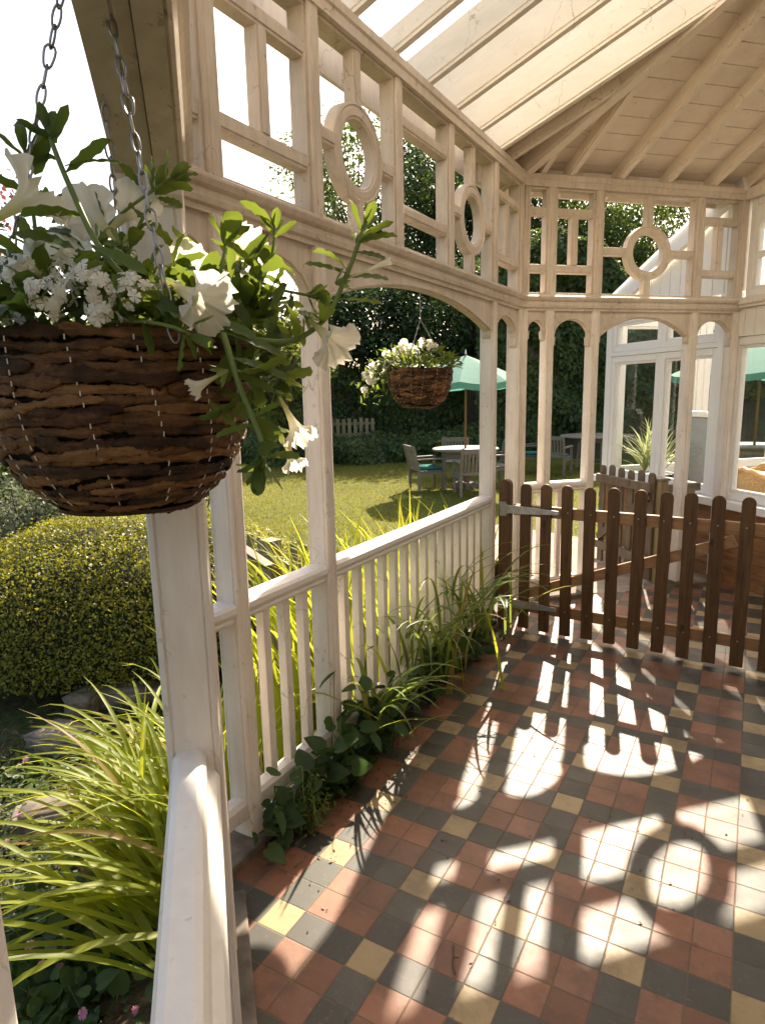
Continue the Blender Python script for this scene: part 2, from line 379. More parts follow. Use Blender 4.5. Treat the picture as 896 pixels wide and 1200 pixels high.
cy = SC.cycles; cy.max_bounces = 9; cy.diffuse_bounces = 5; cy.glossy_bounces = 3; cy.transparent_max_bounces = 12; cy.transmission_bounces = 4
cy.use_denoising = True; cy.caustics_reflective = False; cy.caustics_refractive = False; cy.sample_clamp_indirect = 8

# ------------------------------------------------------------------ wall frames of the veranda
Q = 2**-.5
class Wall:
    def __init__(s, k, t, n): s.k, s.t, s.n = Vector(k), Vector(t), Vector(n)
    def p(s, a, b, z): return s.k+s.t*a+s.n*b+Vector((0, 0, z))
A = Wall((-1.383, 0, 0), (0, 1, 0), (1, 0, 0))               # a = world y
C = Wall((-1.383, 4.341, 0), (Q, Q, 0), (Q, -Q, 0))
E = Wall((-1.300, 1.290, 0), (Q, -Q, 0), (Q, Q, 0))
D = Wall((-.138, 5.586, 0), (Q, -Q, 0), (-Q, -Q, 0))         # house side, runs back to the house
Z3 = Vector((0, 0, 1))
PW, PD_ = .062, .095
ver = thing('veranda', (-1.383, 2.9, 0), 'white painted timber veranda with circle frieze, glazed roof and tiled floor', 'veranda')
def wbox(mb, W, a0, a1, b0, b1, z0, z1): return mb.frame(W.k, W.t, W.n, Z3, (a0, b0, z0), (a1, b1, z1))
def post(W, a0, a1, z0, z1, b0=-PD_, b1=0., parent=ver):
    """moulded post: beaded arrises with a quirk each side"""
    mb = MB(); w = a1-a0; r = .011; q = .004
    poly = []
    def corner(cx, cy, sx, sy, order):
        c = [(cx, cy-sy*(r+q*1.6)), (cx+sx*q, cy-sy*(r+q*.9)), (cx, cy-sy*r*.95), (cx+sx*r*.28, cy-sy*r*.28), (cx+sx*r*.95, cy), (cx+sx*(r+q*.9), cy-sy*q), (cx+sx*(r+q*1.6), cy)]
        return c if order else c[::-1]
    poly += corner(a0, b0, 1, -1, True)
    poly += corner(a1, b0, -1, -1, False)
    poly += corner(a1, b1, -1, 1, True)
    poly += corner(a0, b1, 1, 1, False)
    if z0 < 1 and z1 > 2.5:
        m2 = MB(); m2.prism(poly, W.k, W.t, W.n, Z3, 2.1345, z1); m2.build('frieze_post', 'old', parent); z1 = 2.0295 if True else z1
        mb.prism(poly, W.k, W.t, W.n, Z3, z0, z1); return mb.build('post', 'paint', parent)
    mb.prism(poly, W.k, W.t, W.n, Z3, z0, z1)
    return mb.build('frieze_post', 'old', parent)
ZF0, ZF1 = 2.135, 2.80        # frieze opening
def moulding(W, a0, a1, prof, name, mat='paint', m0=0., m1=0., parent=ver):
    """profile (b, z) swept along the wall; m0/m1 mitre slopes at the ends"""
    mb = MB(); n = len(prof)
    vs = [W.p(a0+m0*b, b, z) for b, z in prof]+[W.p(a1+m1*b, b, z) for b, z in prof]
    fs = [tuple(range(n-1, -1, -1)), tuple(range(n, 2*n))]+[(i, (i+1) % n, n+(i+1) % n, n+i) for i in range(n)]
    mb.add(vs, fs); return mb.build(name, mat, parent)
TR = [(-.105, 2.03), (-.008, 2.03), (-.008, 2.046), (.006, 2.050), (.012, 2.064), (.004, 2.070), (.004, 2.088), (.020, 2.096), (.030, 2.110), (.030, 2.118), (.012, 2.124), (.0, 2.134), (-.105, 2.134)]
PL = [(-.105, 2.80), (.006, 2.80), (.006, 2.835), (.014, 2.842), (.014, 2.872), (-.105, 2.872)]
tn = math.tan(rad(22.5))
# wall A
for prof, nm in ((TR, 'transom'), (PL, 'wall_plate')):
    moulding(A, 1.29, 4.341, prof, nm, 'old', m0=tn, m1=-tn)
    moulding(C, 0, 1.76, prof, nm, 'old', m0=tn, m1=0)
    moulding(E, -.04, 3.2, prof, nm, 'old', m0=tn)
def spandrel(W, a0, a1, spring, apex, zt=2.032, b0=-.066, b1=-.026, n=22, semi=False):
    mb = MB(); c, h = (a0+a1)/2, (a1-a0)/2
    poly = []
    for i in range(n+1):
        x = -1+2*i/n
        if semi: z = spring+(apex-spring)*math.sqrt(max(0, 1-x*x))
        else: z = spring+(apex-spring)*(1-abs(x)**2.1)
        poly.append((c+h*x, z))
    vs, fs = [], []
    for (a, z) in poly:
        for b in (b0, b1): vs += [W.p(a, b, z), W.p(a, b, zt)]
    for i in range(n):
        o = 4*i; p2 = o+4
        fs += [(o, o+1, p2+1, p2), (o+2, p2+2, p2+3, o+3), (o, p2, p2+2, o+2), (o+1, o+3, p2+3, p2+1)]
    fs += [(0, 2, 3, 1), (4*n, 4*n+1, 4*n+3, 4*n+2)]
    mb.add(vs, fs)
    # bead following the arch edge
    bead = [W.p(a, b1+.004, z+.011) for a, z in poly]
    mb.tube(bead, .006, 6)
    # small drop brackets at the springings
    for s_, a in ((1, a0), (-1, a1)):
        mb.prism([(a, spring+.03), (a+s_*.020, spring+.03), (a+s_*.017, spring-.02), (a+s_*.006, spring-.034), (a, spring-.036)], W.k, W.t, Z3, W.n, b0-.004, b1+.004)
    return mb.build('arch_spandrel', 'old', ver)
def frame_strip(mb, W, a0, a1, z0, z1, b0, b1, s=.012):
    wbox(mb, W, a0, a0+s, b0, b1, z0, z1); wbox(mb, W, a1-s, a1, b0, b1, z0, z1)
    wbox(mb, W, a0+s, a1-s, b0, b1, z0, z0+s); wbox(mb, W, a0+s, a1-s, b0, b1, z1-s, z1)
FB0, FB1 = -.072, -.022
def frieze(W, a0, a1, kind):
    z0, z1 = ZF0, ZF1-.001
    root_mb = MB(); frame_strip(root_mb, W, a0, a1, z0, z1, FB0-.008, FB1+.006)
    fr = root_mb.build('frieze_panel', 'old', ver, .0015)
    i0, i1 = a0+.012, a1-.012; zl, zh = z0+.012, z1-.012
    def hbar(x0, x1, z, h=.052):
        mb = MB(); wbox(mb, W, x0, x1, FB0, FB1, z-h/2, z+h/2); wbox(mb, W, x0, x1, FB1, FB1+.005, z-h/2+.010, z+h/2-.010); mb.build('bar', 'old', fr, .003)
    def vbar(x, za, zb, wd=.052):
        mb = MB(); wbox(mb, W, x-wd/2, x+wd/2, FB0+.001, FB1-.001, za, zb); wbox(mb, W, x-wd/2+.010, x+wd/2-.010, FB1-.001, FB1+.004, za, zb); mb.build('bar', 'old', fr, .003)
    if kind == 'I':
        hbar(i0, i1, 2.655); hbar(i0, i1, 2.300); vbar((a0+a1)/2, 2.326, 2.629)
    elif kind == '=':
        hbar(i0, i1, 2.655); hbar(i0, i1, 2.300)
    else:
        c = (a0+a1)/2; zc, R, r = 2.425, .180, .122
        o = W.p(c, 0, zc); mb = MB()
        mb.lathe([(r, FB0), (R, FB0), (R, FB1), (R-.010, FB1+.004), (R-.016, FB1-.001), (R-.028, FB1+.002), (r+.012, FB1+.002), (r+.006, FB1-.004), (r, FB1-.004), (r, FB0)], o, 56, W.t, Z3, W.n)
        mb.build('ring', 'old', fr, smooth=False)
        hbar(i0, c-R+.006, zc); hbar(c+R-.006, i1, zc)
        vbar(c, zc+R-.006, zh); vbar(c, zl, zc-R+.006)
# wall A bays
postsA = [(1.478, 1.54), (1.99, 2.052), (3.80, 3.862), (4.285, 4.341)]
for i, (a0, a1) in enumerate(postsA): post(A, a0, a1, .03, ZF1 if i else ZF1)
for (a0, a1) in ((2.612, 2.672), (3.165, 3.225)): post(A, a0, a1, ZF0, ZF1, -.085, -.004)
frieze(A, 1.54, 1.99, 'I'); frieze(A, 2.052, 2.612, 'O'); frieze(A, 2.672, 3.165, '='); frieze(A, 3.225, 3.80, 'O'); frieze(A, 3.862, 4.285, 'I'); frieze(A, 1.31, 1.478, '=')
spandrel(A, 1.54, 1.99, 1.80, 1.965, semi=True); spandrel(A, 2.052, 3.80, 1.855, 1.985); spandrel(A, 3.862, 4.285, 1.82, 1.965, semi=True); spandrel(A, 1.31, 1.478, 1.84, 1.95, semi=True)
# wall C bays
for (a0, a1) in ((.006, .040), (.176, .236), (.526, .586), (1.332, 1.392), (1.700, 1.760)): post(C, a0, a1, .03, ZF1)
frieze(C, .040, .176, '='); frieze(C, .236, .526, 'I'); frieze(C, .586, 1.332, 'O'); frieze(C, 1.392, 1.70, 'I')
spandrel(C, .040, .176, 1.87, 1.965, semi=True); spandrel(C, .236, .526, 1.83, 1.975, semi=True); spandrel(C, .586, 1.332, 1.85, 1.99); spandrel(C, 1.392, 1.70, 1.83, 1.975, semi=True)
# wall E (we stand at its open side)
for (a0, a1) in ((-.03, .03), (.20, .262), (.604, .664), (2.35, 2.41)): post(E, a0, a1, .03, ZF1, -.100, 0.)
frieze(E, .262, .604, 'I'); frieze(E, .03, .20, '='); frieze(E, .664, 1.32, 'O'); frieze(E, 1.38, 1.70, '='); frieze(E, 1.76, 2.35, 'O')
post(E, 1.32, 1.38, ZF0, ZF1, -.085, -.004); post(E, 1.70, 1.76, ZF0, ZF1, -.085, -.004)
spandrel(E, .262, .604, 1.82, 1.965, semi=True); spandrel(E, .03, .20, 1.85, 1.95, semi=True); spandrel(E, .664, 2.35, 1.855, 1.985, b0=-.098, b1=-.062); spandrel(E, .664, 2.35, 1.862, 1.992, b0=-.060, b1=-.040); spandrel(E, .664, 2.35, 1.855, 1.985, b0=-.038, b1=-.004)
# balustrades
RAILP = [(-.083, .795), (-.020, .795), (-.014, .806), (-.022, .814), (-.012, .822), (-.004, .834), (-.004, .852), (-.014, .862), (-.038, .866), (-.070, .866), (-.088, .860), (-.098, .848), (-.098, .832), (-.090, .818), (-.083, .812)]
def balustrade(W, runs, pitch=.108, b0=-.070, b1=-.034):
    bal = None
    for (a0, a1) in runs:
        r = moulding(W, a0, a1, RAILP, 'balustrade' if bal is None else 'handrail', 'rail', parent=ver if bal is None else bal)
        if bal is None: bal = r
        moulding(W, a0, a1, [(b0-.015, .10), (b1+.016, .10), (b1+.016, .150), (b1+.004, .165), (b0-.002, .165), (b0-.015, .150)], 'bottom_rail', 'paint', parent=bal)
        n = max(1, round((a1-a0)/pitch)-1); st = (a1-a0)/(n+1)
        for i in range(n):
            a = a0+st*(i+1); mb = MB(); wbox(mb, W, a-.0175, a+.0175, b0, b1, .163, .797); mb.build('baluster', 'paint', bal, .003)
balustrade(A, [(1.31, 1.478), (1.54, 1.99), (2.052, 3.80)])
balustrade(C, [(.04, .176), (.236, .526)], .09)
RAILP = [(-.098, .795), (-.012, .795), (-.008, .806), (-.014, .818), (-.028, .826), (-.030, .834), (-.030, .852), (-.036, .862), (-.046, .867), (-.076, .867), (-.086, .862), (-.091, .852), (-.091, .834), (-.096, .826)]
balustrade(E, [(.664, 2.35), (.262, .604)], b0=-.080, b1=-.018)
# stone kerb under the walls
for W, a0, a1 in ((A, 1.29, 4.341), (C, 0., .60), (E, .03, 3.2)):
    mb = MB(); wbox(mb, W, a0, a1, -.15, .035, -.6, .028); mb.build('kerb', 'stone', ver, .006)
# ------------------------------------------------------------------ roof
SL = .41
def slope_bar(o, d, L, wd, dp, name, mat='roofpaint', lift=0.):
    """deep rafter: underside starts at o, runs along d (horizontal unit) rising SL"""
    o = Vector(o); t = (Vector(d)+Z3*SL).normalized(); side = Vector((-d[1], d[0], 0)); up = side.cross(t); up = up if up.z > 0 else -up
    mb = MB(); hw = wd/2
    m_ = dp*.62
    prof = [(-hw+.006, 0), (hw-.006, 0), (hw-.006, .012), (hw, .016), (hw, m_), (hw-.005, m_+.004), (hw-.005, dp), (-hw+.005, dp), (-hw+.005, m_+.004), (-hw, m_), (-hw, .016), (-hw+.006, .012)]
    mb.prism(prof, o, side, up, t, 0, L); return mb.build(name, mat, ver)
hipd = Vector((math.cos(rad(22.5)), -math.sin(rad(22.5)), 0))
KC = Vector((-1.383, 4.341, 0))
RD, RW = .160, .046
ys = [3.88-.32*k for k in range(0, 15)]
for y in ys:
    x0 = -1.383-.10 if y > 1.33 else (-.09-y)-.10
    xe = min(2.2, -1.383+(4.341-y)/.4142)
    if xe-x0 < .2: continue
    zb = 2.872+SL*(x0+1.383) if y > 1.33 else 2.872-.041
    slope_bar((x0, y, zb), (1, 0, 0), (xe-x0)*math.sqrt(1+SL*SL), RW, (.178 if y > 3 else (.15 if y > 2.8 else .09)), 'rafter')
# glazing bars and sheets over wall A's side
mb = MB()
for y, y2 in zip(ys[:-1], ys[1:]):
    for yy in (y,):
        a = (y+y2)/2
    x0 = -1.55 if a > 1.2 else -.09-a-.15
    xe = min(2.2, -1.383+(4.341-a)/.4142); off = .178*math.sqrt(1+SL*SL)+.006
    z = lambda x: 2.872+SL*(x+1.383)+off
    mb.add([(x0, y-.02, z(x0)), (xe, y-.02, z(xe)), (xe, y2+.02, z(xe)), (x0, y2+.02, z(x0))], [(0, 1, 2, 3)])
def rglass():
    k = NT('roof_glass'); P = k.pos()
    d = k.ramp(k.noise(k.scl(P, (2, 6, 2)), 4, 6, .7), [(.5, (0, 0, 0)), (.75, (1, 1, 1))])
    t = k.n('ShaderNodeBsdfTransparent', {'Color': c4(.94, .95, .93)}).outputs[0]
    l = k.n('ShaderNodeBsdfTranslucent', {'Color': c4(.8, .76, .66)}).outputs[0]
    return k.surf(k.n('ShaderNodeMixShader', {0: k.math('ADD', .05, k.math('MULTIPLY', d, .2)), 1: t, 2: l}).outputs[0])
M['rglass'] = rglass()
mb.build('roof_pane', 'rglass', ver)
# boarded roof over the end bay: boards run along the wall, rafters below
def boards(W, n0, n1, lim, zb, name='roof_board'):
    mb = MB(); n = n0; bw = .125
    while n < n1:
        a0, a1 = lim(n+bw/2); m0, m1 = lim(n), lim(n+bw)
        if m0[1]-m0[0] > .02 and m1[1]-m1[0] > .02:
            g = .003
            vs = []
            for (nn, mm) in ((n+g, m0), (n+bw-g, m1)):
                for a in mm:
                    for dz in (0, .022): vs.append(W.p(a, nn, zb+SL*nn+dz))
            mb.add(vs, [(0, 4, 6, 2), (1, 3, 7, 5), (0, 2, 3, 1), (4, 5, 7, 6), (0, 1, 5, 4), (2, 6, 7, 3)])
        n += bw
    mb.build(name, 'board', ver)
    # closed sheathing just above
    mb = MB(); m0, m1 = lim(n0), lim(n1)
    mb.add([W.p(m0[0], n0, zb+SL*n0+.03), W.p(m0[1], n0, zb+SL*n0+.03), W.p(m1[1], n1, zb+SL*n1+.03), W.p(m1[0], n1, zb+SL*n1+.03)], [(0, 1, 2, 3)])
    mb.build('sheathing', 'board', ver)
CRD = .085; ZB = 2.872+CRD*1.08
boards(C, -.145, 3.4, lambda n: ((tn*n if n > 0 else n*tn), 1.80 if n < .1 else 1.80+0*n), ZB)
boards(A, -.27, 1.08, lambda n: (3.88, 4.341-tn*n), ZB)
for a in (.33, .70, 1.07, 1.44, 1.74):
    n1 = min(3.3, a/tn-.05)
    o = C.p(a, -.19, 2.872-SL*.19); slope_bar(o, (C.n.x, C.n.y, 0), (n1+.19)*math.sqrt(1+SL*SL), .05, CRD, 'rafter', 'board')
a = .12; slope_bar(C.p(a, -.19, 2.872-SL*.19), (C.n.x, C.n.y, 0), (.24+.19)*1.08, .05, CRD, 'rafter', 'board')
slope_bar((-1.62, 4.06, 2.872-.1), (1, 0, 0), (.62+.24)*1.08, .05, CRD, 'rafter', 'board')
# hip rafter
t = (hipd+Z3*SL*math.cos(rad(22.5))).normalized(); sidev = Vector((-hipd.y, hipd.x, 0)); up = sidev.cross(t); up = up if up.z > 0 else -up
mb = MB(); mb.prism([(-.03, -.02), (.03, -.02), (.03, .0), (.036, .004), (.036, .085), (-.036, .085), (-.036, .004), (-.03, .0)], KC+Z3*2.872-hipd*.25-Z3*.25*SL*.924, sidev, up, t, 0, 3.9); mb.build('hip_rafter', 'board', ver)
# eave fascia of end bay and blocking between the rafter feet
mb = MB(); mb.bar(C.p(-.11, -.255, 2.872), C.p(1.90, -.255, 2.872), .02, .13); mb.build('fascia', 'paint', ver, .003)
mb = MB(); mb.prism([(-.246, 2.880), (-.110, 2.895), (-.110, 2.915), (-.246, 2.900)], C.p(-.09, 0, 0), C.n, Z3, C.t, 0, 1.95); mb.build('eave_board', 'board', ver)
mb = MB(); wbox(mb, C, .02, 1.75, -.10, -.07, 2.873, 2.925); mb.build('eave_block', 'paint', ver)
mb = MB(); mb.bar((-1.60, -.2, 2.83), (-1.60, 4.45, 2.83), .022, .13); mb.build('fascia', 'paint', ver, .003)

# ------------------------------------------------------------------ house side (D), house wall
house = thing('house', (2.2, 2.0, 0), 'cream rendered house wall behind the veranda', 'house')
mb = MB(); mb.box((2.2, -4, -.5), (2.5, 3.3, 5.2)); mb.build('wall', 'housewall', house)

# conservatory facade runs along D.t reversed:  u grows outwards (-1,1)
F = Wall((-.138, 5.586, 0), (-Q, Q, 0), (Q, Q, 0))           # n into the glazed room
cons = thing('conservatory', (.2, 6.8, 0), 'white framed glazed garden room with brown timber boarding below its sills', 'conservatory')
def fbox(mb, a0, a1, b0, b1, z0, z1): return mb.frame(F.k, F.t, F.n, Z3, (a0, b0, z0), (a1, b1, z1))
# timber boarding below the sill
def cladding(Wf, a0, a1, b, z0, z1, sgn=1):
    mb = MB(); z = z0; h = .105
    while z < z1-.01:
        zt = min(z+h-.003, z1)
        mb.prism([(b, z), (b-.020*sgn, z), (b-.012*sgn, zt), (b, zt)], Wf.k+Wf.t*a0, Wf.n, Z3, Wf.t, 0, a1-a0); z += h
    return mb.build('timber_boarding', 'cladding', cons)
cladding(F, -3.3, 1.66, .0, .0, .60)
mb = MB(); fbox(mb, -3.3, 1.66, .002, .08, -.4, .60); mb.build('wall', 'housewall', cons)
mb = MB(); fbox(mb, -3.3, 1.70, -.07, .10, .602, .648); fbox(mb, -3.3, 1.70, -.075, -.06, .585, .648); mb.build('sill', 'upvc', cons, .006)
def window(u0, u1, z0, z1, fw=.055, sash=True, Wf=F, b0=0., b1=.07, par=None, glass='glass'):
    par = par or cons
    mb = MB(); bx = lambda m, *a: m.frame(Wf.k, Wf.t, Wf.n, Z3, (a[0], a[2], a[4]), (a[1], a[3], a[5]))
    bx(mb, u0, u0+fw, b0, b1, z0, z1); bx(mb, u1-fw, u1, b0, b1, z0, z1); bx(mb, u0+fw, u1-fw, b0, b1, z0, z0+fw); bx(mb, u0+fw, u1-fw, b0, b1, z1-fw, z1)
    s = .022; c0, c1 = b0+.012, b1-.012
    bx(mb, u0+fw, u0+fw+s, c0, c1, z0+fw, z1-fw); bx(mb, u1-fw-s, u1-fw, c0, c1, z0+fw, z1-fw); bx(mb, u0+fw+s, u1-fw-s, c0, c1, z0+fw, z0+fw+s); bx(mb, u0+fw+s, u1-fw-s, c0, c1, z1-fw-s, z1-fw)
    f = mb.build('window', 'upvc', par, .004)
    g = MB(); bb = (b0+b1)/2; g.add([Wf.p(u0+fw+s, bb, z0+fw+s), Wf.p(u1-fw-s, bb, z0+fw+s), Wf.p(u1-fw-s, bb, z1-fw-s), Wf.p(u0+fw+s, bb, z1-fw-s)], [(0, 1, 2, 3)]); g.build('pane', glass, f)
    return f
for (u0, u1) in ((.86, 1.56), (.20, .858)):
    window(u0, u1, .65, 1.80); window(u0, u1, 1.842, 2.15, .05)
mb = MB(); fbox(mb, .18, 1.60, -.012, .07, 1.802, 1.840); mb.build('transom', 'upvc', cons, .004)
mb = MB(); fbox(mb, 1.562, 1.645, -.01, .08, .65, 2.19); mb.build('corner_post', 'upvc', cons, .005)
mb = MB(); fbox(mb, .06, .198, -.015, .075, .65, 2.19); mb.build('corner_post', 'upvc', cons, .005)
window(-.72, .058, .65, 1.86, .06); window(-1.52, -.722, .65, 1.86, .06); window(-2.32, -1.522, .65, 1.86, .06); window(-3.12, -2.322, .65, 1.86, .06)
# white boards over the inner windows, then high windows with curved heads, then wall up to the roof
mb = MB(); u = .05
while u > -3.2:
    fbox(mb, u-.094, u, -.012, .05, 1.862, 2.06); u -= .097
mb.build('white_boarding', 'upvc', cons, .002)
mb = MB(); fbox(mb, -3.3, .03, -.04, .08, 2.062, 2.134); fbox(mb, -3.3, .03, -.055, -.04, 2.085, 2.125); mb.build('transom', 'paint', cons, .004)
for k in range(3):
    u1 = -.02-k*.85; u0 = u1-.80
    f = window(u0, u1, 2.136, 2.80, .05, par=cons)
    mb = MB(); c = (u0+u1)/2; hw = (u1-u0)/2-.05; n = 20; vs = []; fs = []
    for i in range(n+1):
        x = -1+2*i/n; zz = 2.55+.17*math.sqrt(max(0, 1-x*x))
        for b in (.005, .06): vs += [F.p(c+hw*x, b, zz), F.p(c+hw*x, b, 2.752)]
    for i in range(n):
        o = 4*i; p2 = o+4; fs += [(o, o+1, p2+1, p2), (o+2, p2+2, p2+3, o+3), (o, p2, p2+2, o+2)]
    mb.add(vs, fs); mb.build('arched_head', 'upvc', f)
    mb = MB(); fbox(mb, c-hw, c+hw, .01, .055, 2.40, 2.44); mb.build('glazing_bar', 'upvc', f, .003)
mb = MB(); fbox(mb, -3.3, .03, -.045, .08, 2.802, 2.875); mb.build('wall_plate', 'paint', cons, .004)
mb = MB(); mb.prism([(-3.3, 2.877), (.03, 2.877), (.03, 3.0), (-3.3, 4.6)], F.k, F.t, Z3, F.n, 0., .08); mb.build('upper_wall', 'board', cons)
# gable of the garden room
def rake(u): return 2.19+(1.66-u)*.43
mb = MB(); u = 1.64
while u > .0:
    w_ = .118; ua = max(u-w_, .0)
    mb.prism([(u-.002, 2.192), (u-.002, rake(u)-.02), (ua+.002, rake(ua)-.02), (ua+.002, 2.192)], F.k, F.t, Z3, F.n, .0, .05); u -= w_+.003
mb.build('gable_board', 'upvc', cons, .002)
mb = MB(); mb.bar(F.p(1.80, -.05, rake(1.80)+.02), F.p(-.0, -.05, rake(0)+.02), .05, .13, up=Z3); mb.build('barge_board', 'upvc', cons, .004)
mb = MB(); mb.add([F.p(1.86, -.1, rake(1.86)+.09), F.p(0, -.1, rake(0)+.09), F.p(0, 3.2, rake(0)+.09), F.p(1.86, 3.2, rake(1.86)+.09)], [(0, 1, 2, 3)])
mb.add([F.p(0, .09, rake(0)+.09), F.p(-3., .09, rake(1.6)+.09), F.p(-3., 3.2, rake(1.6)+.09), F.p(0, 3.2, rake(0)+.09)], [(0, 1, 2, 3)])
M['poly'] = (lambda k: k.surf(k.n('ShaderNodeMixShader', {0: .45, 1: k.n('ShaderNodeBsdfTransparent', {'Color': c4(.95, .95, .93)}).outputs[0], 2: k.n('ShaderNodeBsdfTranslucent', {'Color': c4(.85, .84, .8)}).outputs[0]}).outputs[0]))(NT('roof_sheet'))
mb.build('roof', 'poly', cons)
# garden-facing long side (u = 1.62 side) and far side
G = Wall(F.p(1.645, .08, 0), (Q, Q, 0), (Q, -Q, 0))
for k in range(3):
    window(.02+k*1.0, 1.0+k*1.0, .65, 2.15, .06, Wf=G)
mb = MB(); mb.frame(G.k, G.t, G.n, Z3, (0, .002, -.4), (3.1, .08, .648)); mb.build('wall', 'housewall', cons)
Hh = Wall(F.p(1.6, 3.1, 0), (Q, -Q, 0), (-Q, -Q, 0))
for k in range(5):
    window(.02+k*.95, .96+k*.95, .55, 2.15, .06, Wf=Hh)
mb = MB(); mb.frame(Hh.k, Hh.t, Hh.n, Z3, (0, 0, -.4), (4.9, .08, .548)); mb.build('wall', 'housewall', cons)
mb = MB(); mb.frame(F.k, F.t, F.n, Z3, (-3.2, .09, -.05), (1.56, 3.08, .06)); mb.build('room_floor', 'interior', cons)

# ------------------------------------------------------------------ floor and ground
def poly_obj(name, pts, mat, kind='structure'):
    mb = MB(); mb.add(pts, [tuple(range(len(pts)))]); return tag(mb.build(name, mat), kind=kind)
e0, e1 = E.p(0, .02, 0), E.p(3.5, .02, 0)
poly_obj('tiled_floor', [(-1.36, 1.32, .002), (-1.19, 1.19, .002), (e1.x, e1.y, .002), (2.2, -2.5, .002), (2.2, 3.25, .002), (-.13, 5.58, .002), (C.p(0, .0, 0).x, C.p(0, 0, 0).y, .002)], 'tiles')
def gz(x, y):
    z = -.32
    lx = 1/(1+math.exp(max(-40, min(40, (x+1.9)*3)))); ly = 1/(1+math.exp(max(-40, min(40, (y-4.2+.2*x)*1.6))))
    z -= .42*lx*ly
    r = math.hypot(x+1, y)
    if r > 16.5: z += min(3.0, (r-16.5)*.18)
    return z
xs = sorted(set([-400, -200, -100, -60, 60, 100, 200, 400]+list(np.linspace(-40, 40, 81))+list(np.linspace(-8, 0, 41)))); ysg = sorted(set([-400, -100, 100, 200, 400]+list(np.linspace(-20, 60, 81))+list(np.linspace(-1, 6, 36))))
V = []; Fc = []
for j, y in enumerate(ysg):
    for i, x in enumerate(xs):
        n = .05*math.sin(x*3.1+y*1.7)*math.cos(y*2.3-x) if (abs(x) < 9 and y < 5 and x < -1.5) else 0
        V.append((x, y, gz(x, y)+n-.01-(.35 if (x > -1.3 and y < 5.6 and x+y > .4) else 0)))
nx = len(xs)
for j in range(len(ysg)-1):
    for i in range(nx-1): Fc.append((j*nx+i, j*nx+i+1, (j+1)*nx+i+1, (j+1)*nx+i))
g = np_mesh('ground', V, Fc, 'ground', smooth=True); tag(g, kind='structure')
# lawn sheet
V = []; Fc = []; nn = 40
for j in range(nn+1):
    for i in range(nn+1):
        a = i/nn; b = j/nn
        x = -13+a*16.5; y0 = 6.2+.5*math.sin(x*.6)+max(0, -x-7)*.1; y1 = math.sqrt(max(1, 16.8**2-(x+1)**2)); y = y0+b*(max(y1, y0+1)-y0)
        V.append((x, y, gz(x, y)+.02))
for j in range(nn):
    for i in range(nn): Fc.append((j*(nn+1)+i, j*(nn+1)+i+1, (j+1)*(nn+1)+i+1, (j+1)*(nn+1)+i))
tag(np_mesh('lawn', V, Fc, 'lawn', smooth=True), kind='structure')
LAWNZ = -.30
pts = [(-1.352, 1.50+.04*i, .006) for i in range(64)]; pts2 = [(-1.352+.05+.035*math.sin(i*.9)+.022*math.sin(i*2.3)+.02*math.sin(i*.31), 1.50+.04*i, .006) for i in range(64)]
mb = MB(); mb.add(pts+pts2, [(i, 64+i, 65+i, i+1) for i in range(63)]); tag(mb.build('soil_strip', 'soil'), kind='structure')
# paved path outside the gate bay
poly_obj('path', [tuple(C.p(.55, -.02, -.02)), tuple(C.p(1.76, -.02, -.02)), tuple(C.p(1.70, -1.7, -.03)), tuple(C.p(1.2, -2.8, -.05)), tuple(C.p(-.3, -2.6, -.05)), tuple(C.p(.45, -1.2, -.03))], 'paving')
# grass blades over the nearer lawn
n = 70000; bx = -12+14*RNG.random(n); by = 6.6+9.5*RNG.random(n)**1.2; keep = (np.hypot(bx+1, by) < 16.3) & (by > 6.6+.5*np.sin(bx*.6)+np.maximum(0, -bx-7)*.1); bx, by = bx[keep], by[keep]; n = len(bx)
hh = .022+.03*RNG.random(n); an = RNG.random(n)*2*PI; le = RNG.normal(0, .012, (n, 2)); ww = .004+.004*RNG.random(n)
b0 = np.stack([bx-np.cos(an)*ww, by-np.sin(an)*ww, np.full(n, LAWNZ)], 1); b1 = np.stack([bx+np.cos(an)*ww, by+np.sin(an)*ww, np.full(n, LAWNZ)], 1); b2 = np.stack([bx+le[:, 0], by+le[:, 1], LAWNZ+hh], 1)
gr = np_mesh('lawn_grass', np.stack([b0, b1, b2], 1).reshape(-1, 3), np.arange(3*n).reshape(-1, 3), 'blade'); tag(gr, 'short mown olive green lawn grass', 'grass', kind='stuff')
#PART2
# ------------------------------------------------------------------ wooden gates
def picket(p0, t, n, w, z0, z1, th, name, mat, par, lean=0.):
    """round-topped pale: p0 foot centre (xy), t along, n facing"""
    mb = MB(); hw = w/2; zc = z1-hw
    poly = [(-hw, z0), (hw, z0), (hw+lean, zc)]+[(lean+hw*math.cos(PI*i/10), zc+hw*math.sin(PI*i/10)) for i in range(1, 10)]+[(-hw+lean, zc)]
    mb.prism(poly, p0, t, Z3, n, -th/2, th/2)
    return mb.build(name, mat, par, .003)
gp = Vector((-1.320, 3.853, 0)); gt = Vector((1.33, -.081, 0)).normalized(); gn = Vector((gt.y, -gt.x, 0))  # gn towards us
gate = thing('picket_gate', (gp.x, gp.y, 0), 'dark stained round topped picket gate with galvanised strap hinges across the tiled floor', 'gate')
for i in range(12):
    s_ = .133*(i+1); picket(gp+gt*s_+gn*.0, gt, gn, .066, .022+random.uniform(-.006, .006), .952+random.uniform(-.006, .004), .020, 'picket', 'gate', gate, random.uniform(-.009, .009))
def gbar(par, s0, z0, s1, z1, h, name, mat, th=.034, off=-.028):
    mb = MB(); a = gp+gt*s0+gn*off+Z3*z0; b = gp+gt*s1+gn*off+Z3*z1
    mb.bar(a, b, th, h); return mb.build(name, mat, par, .003)
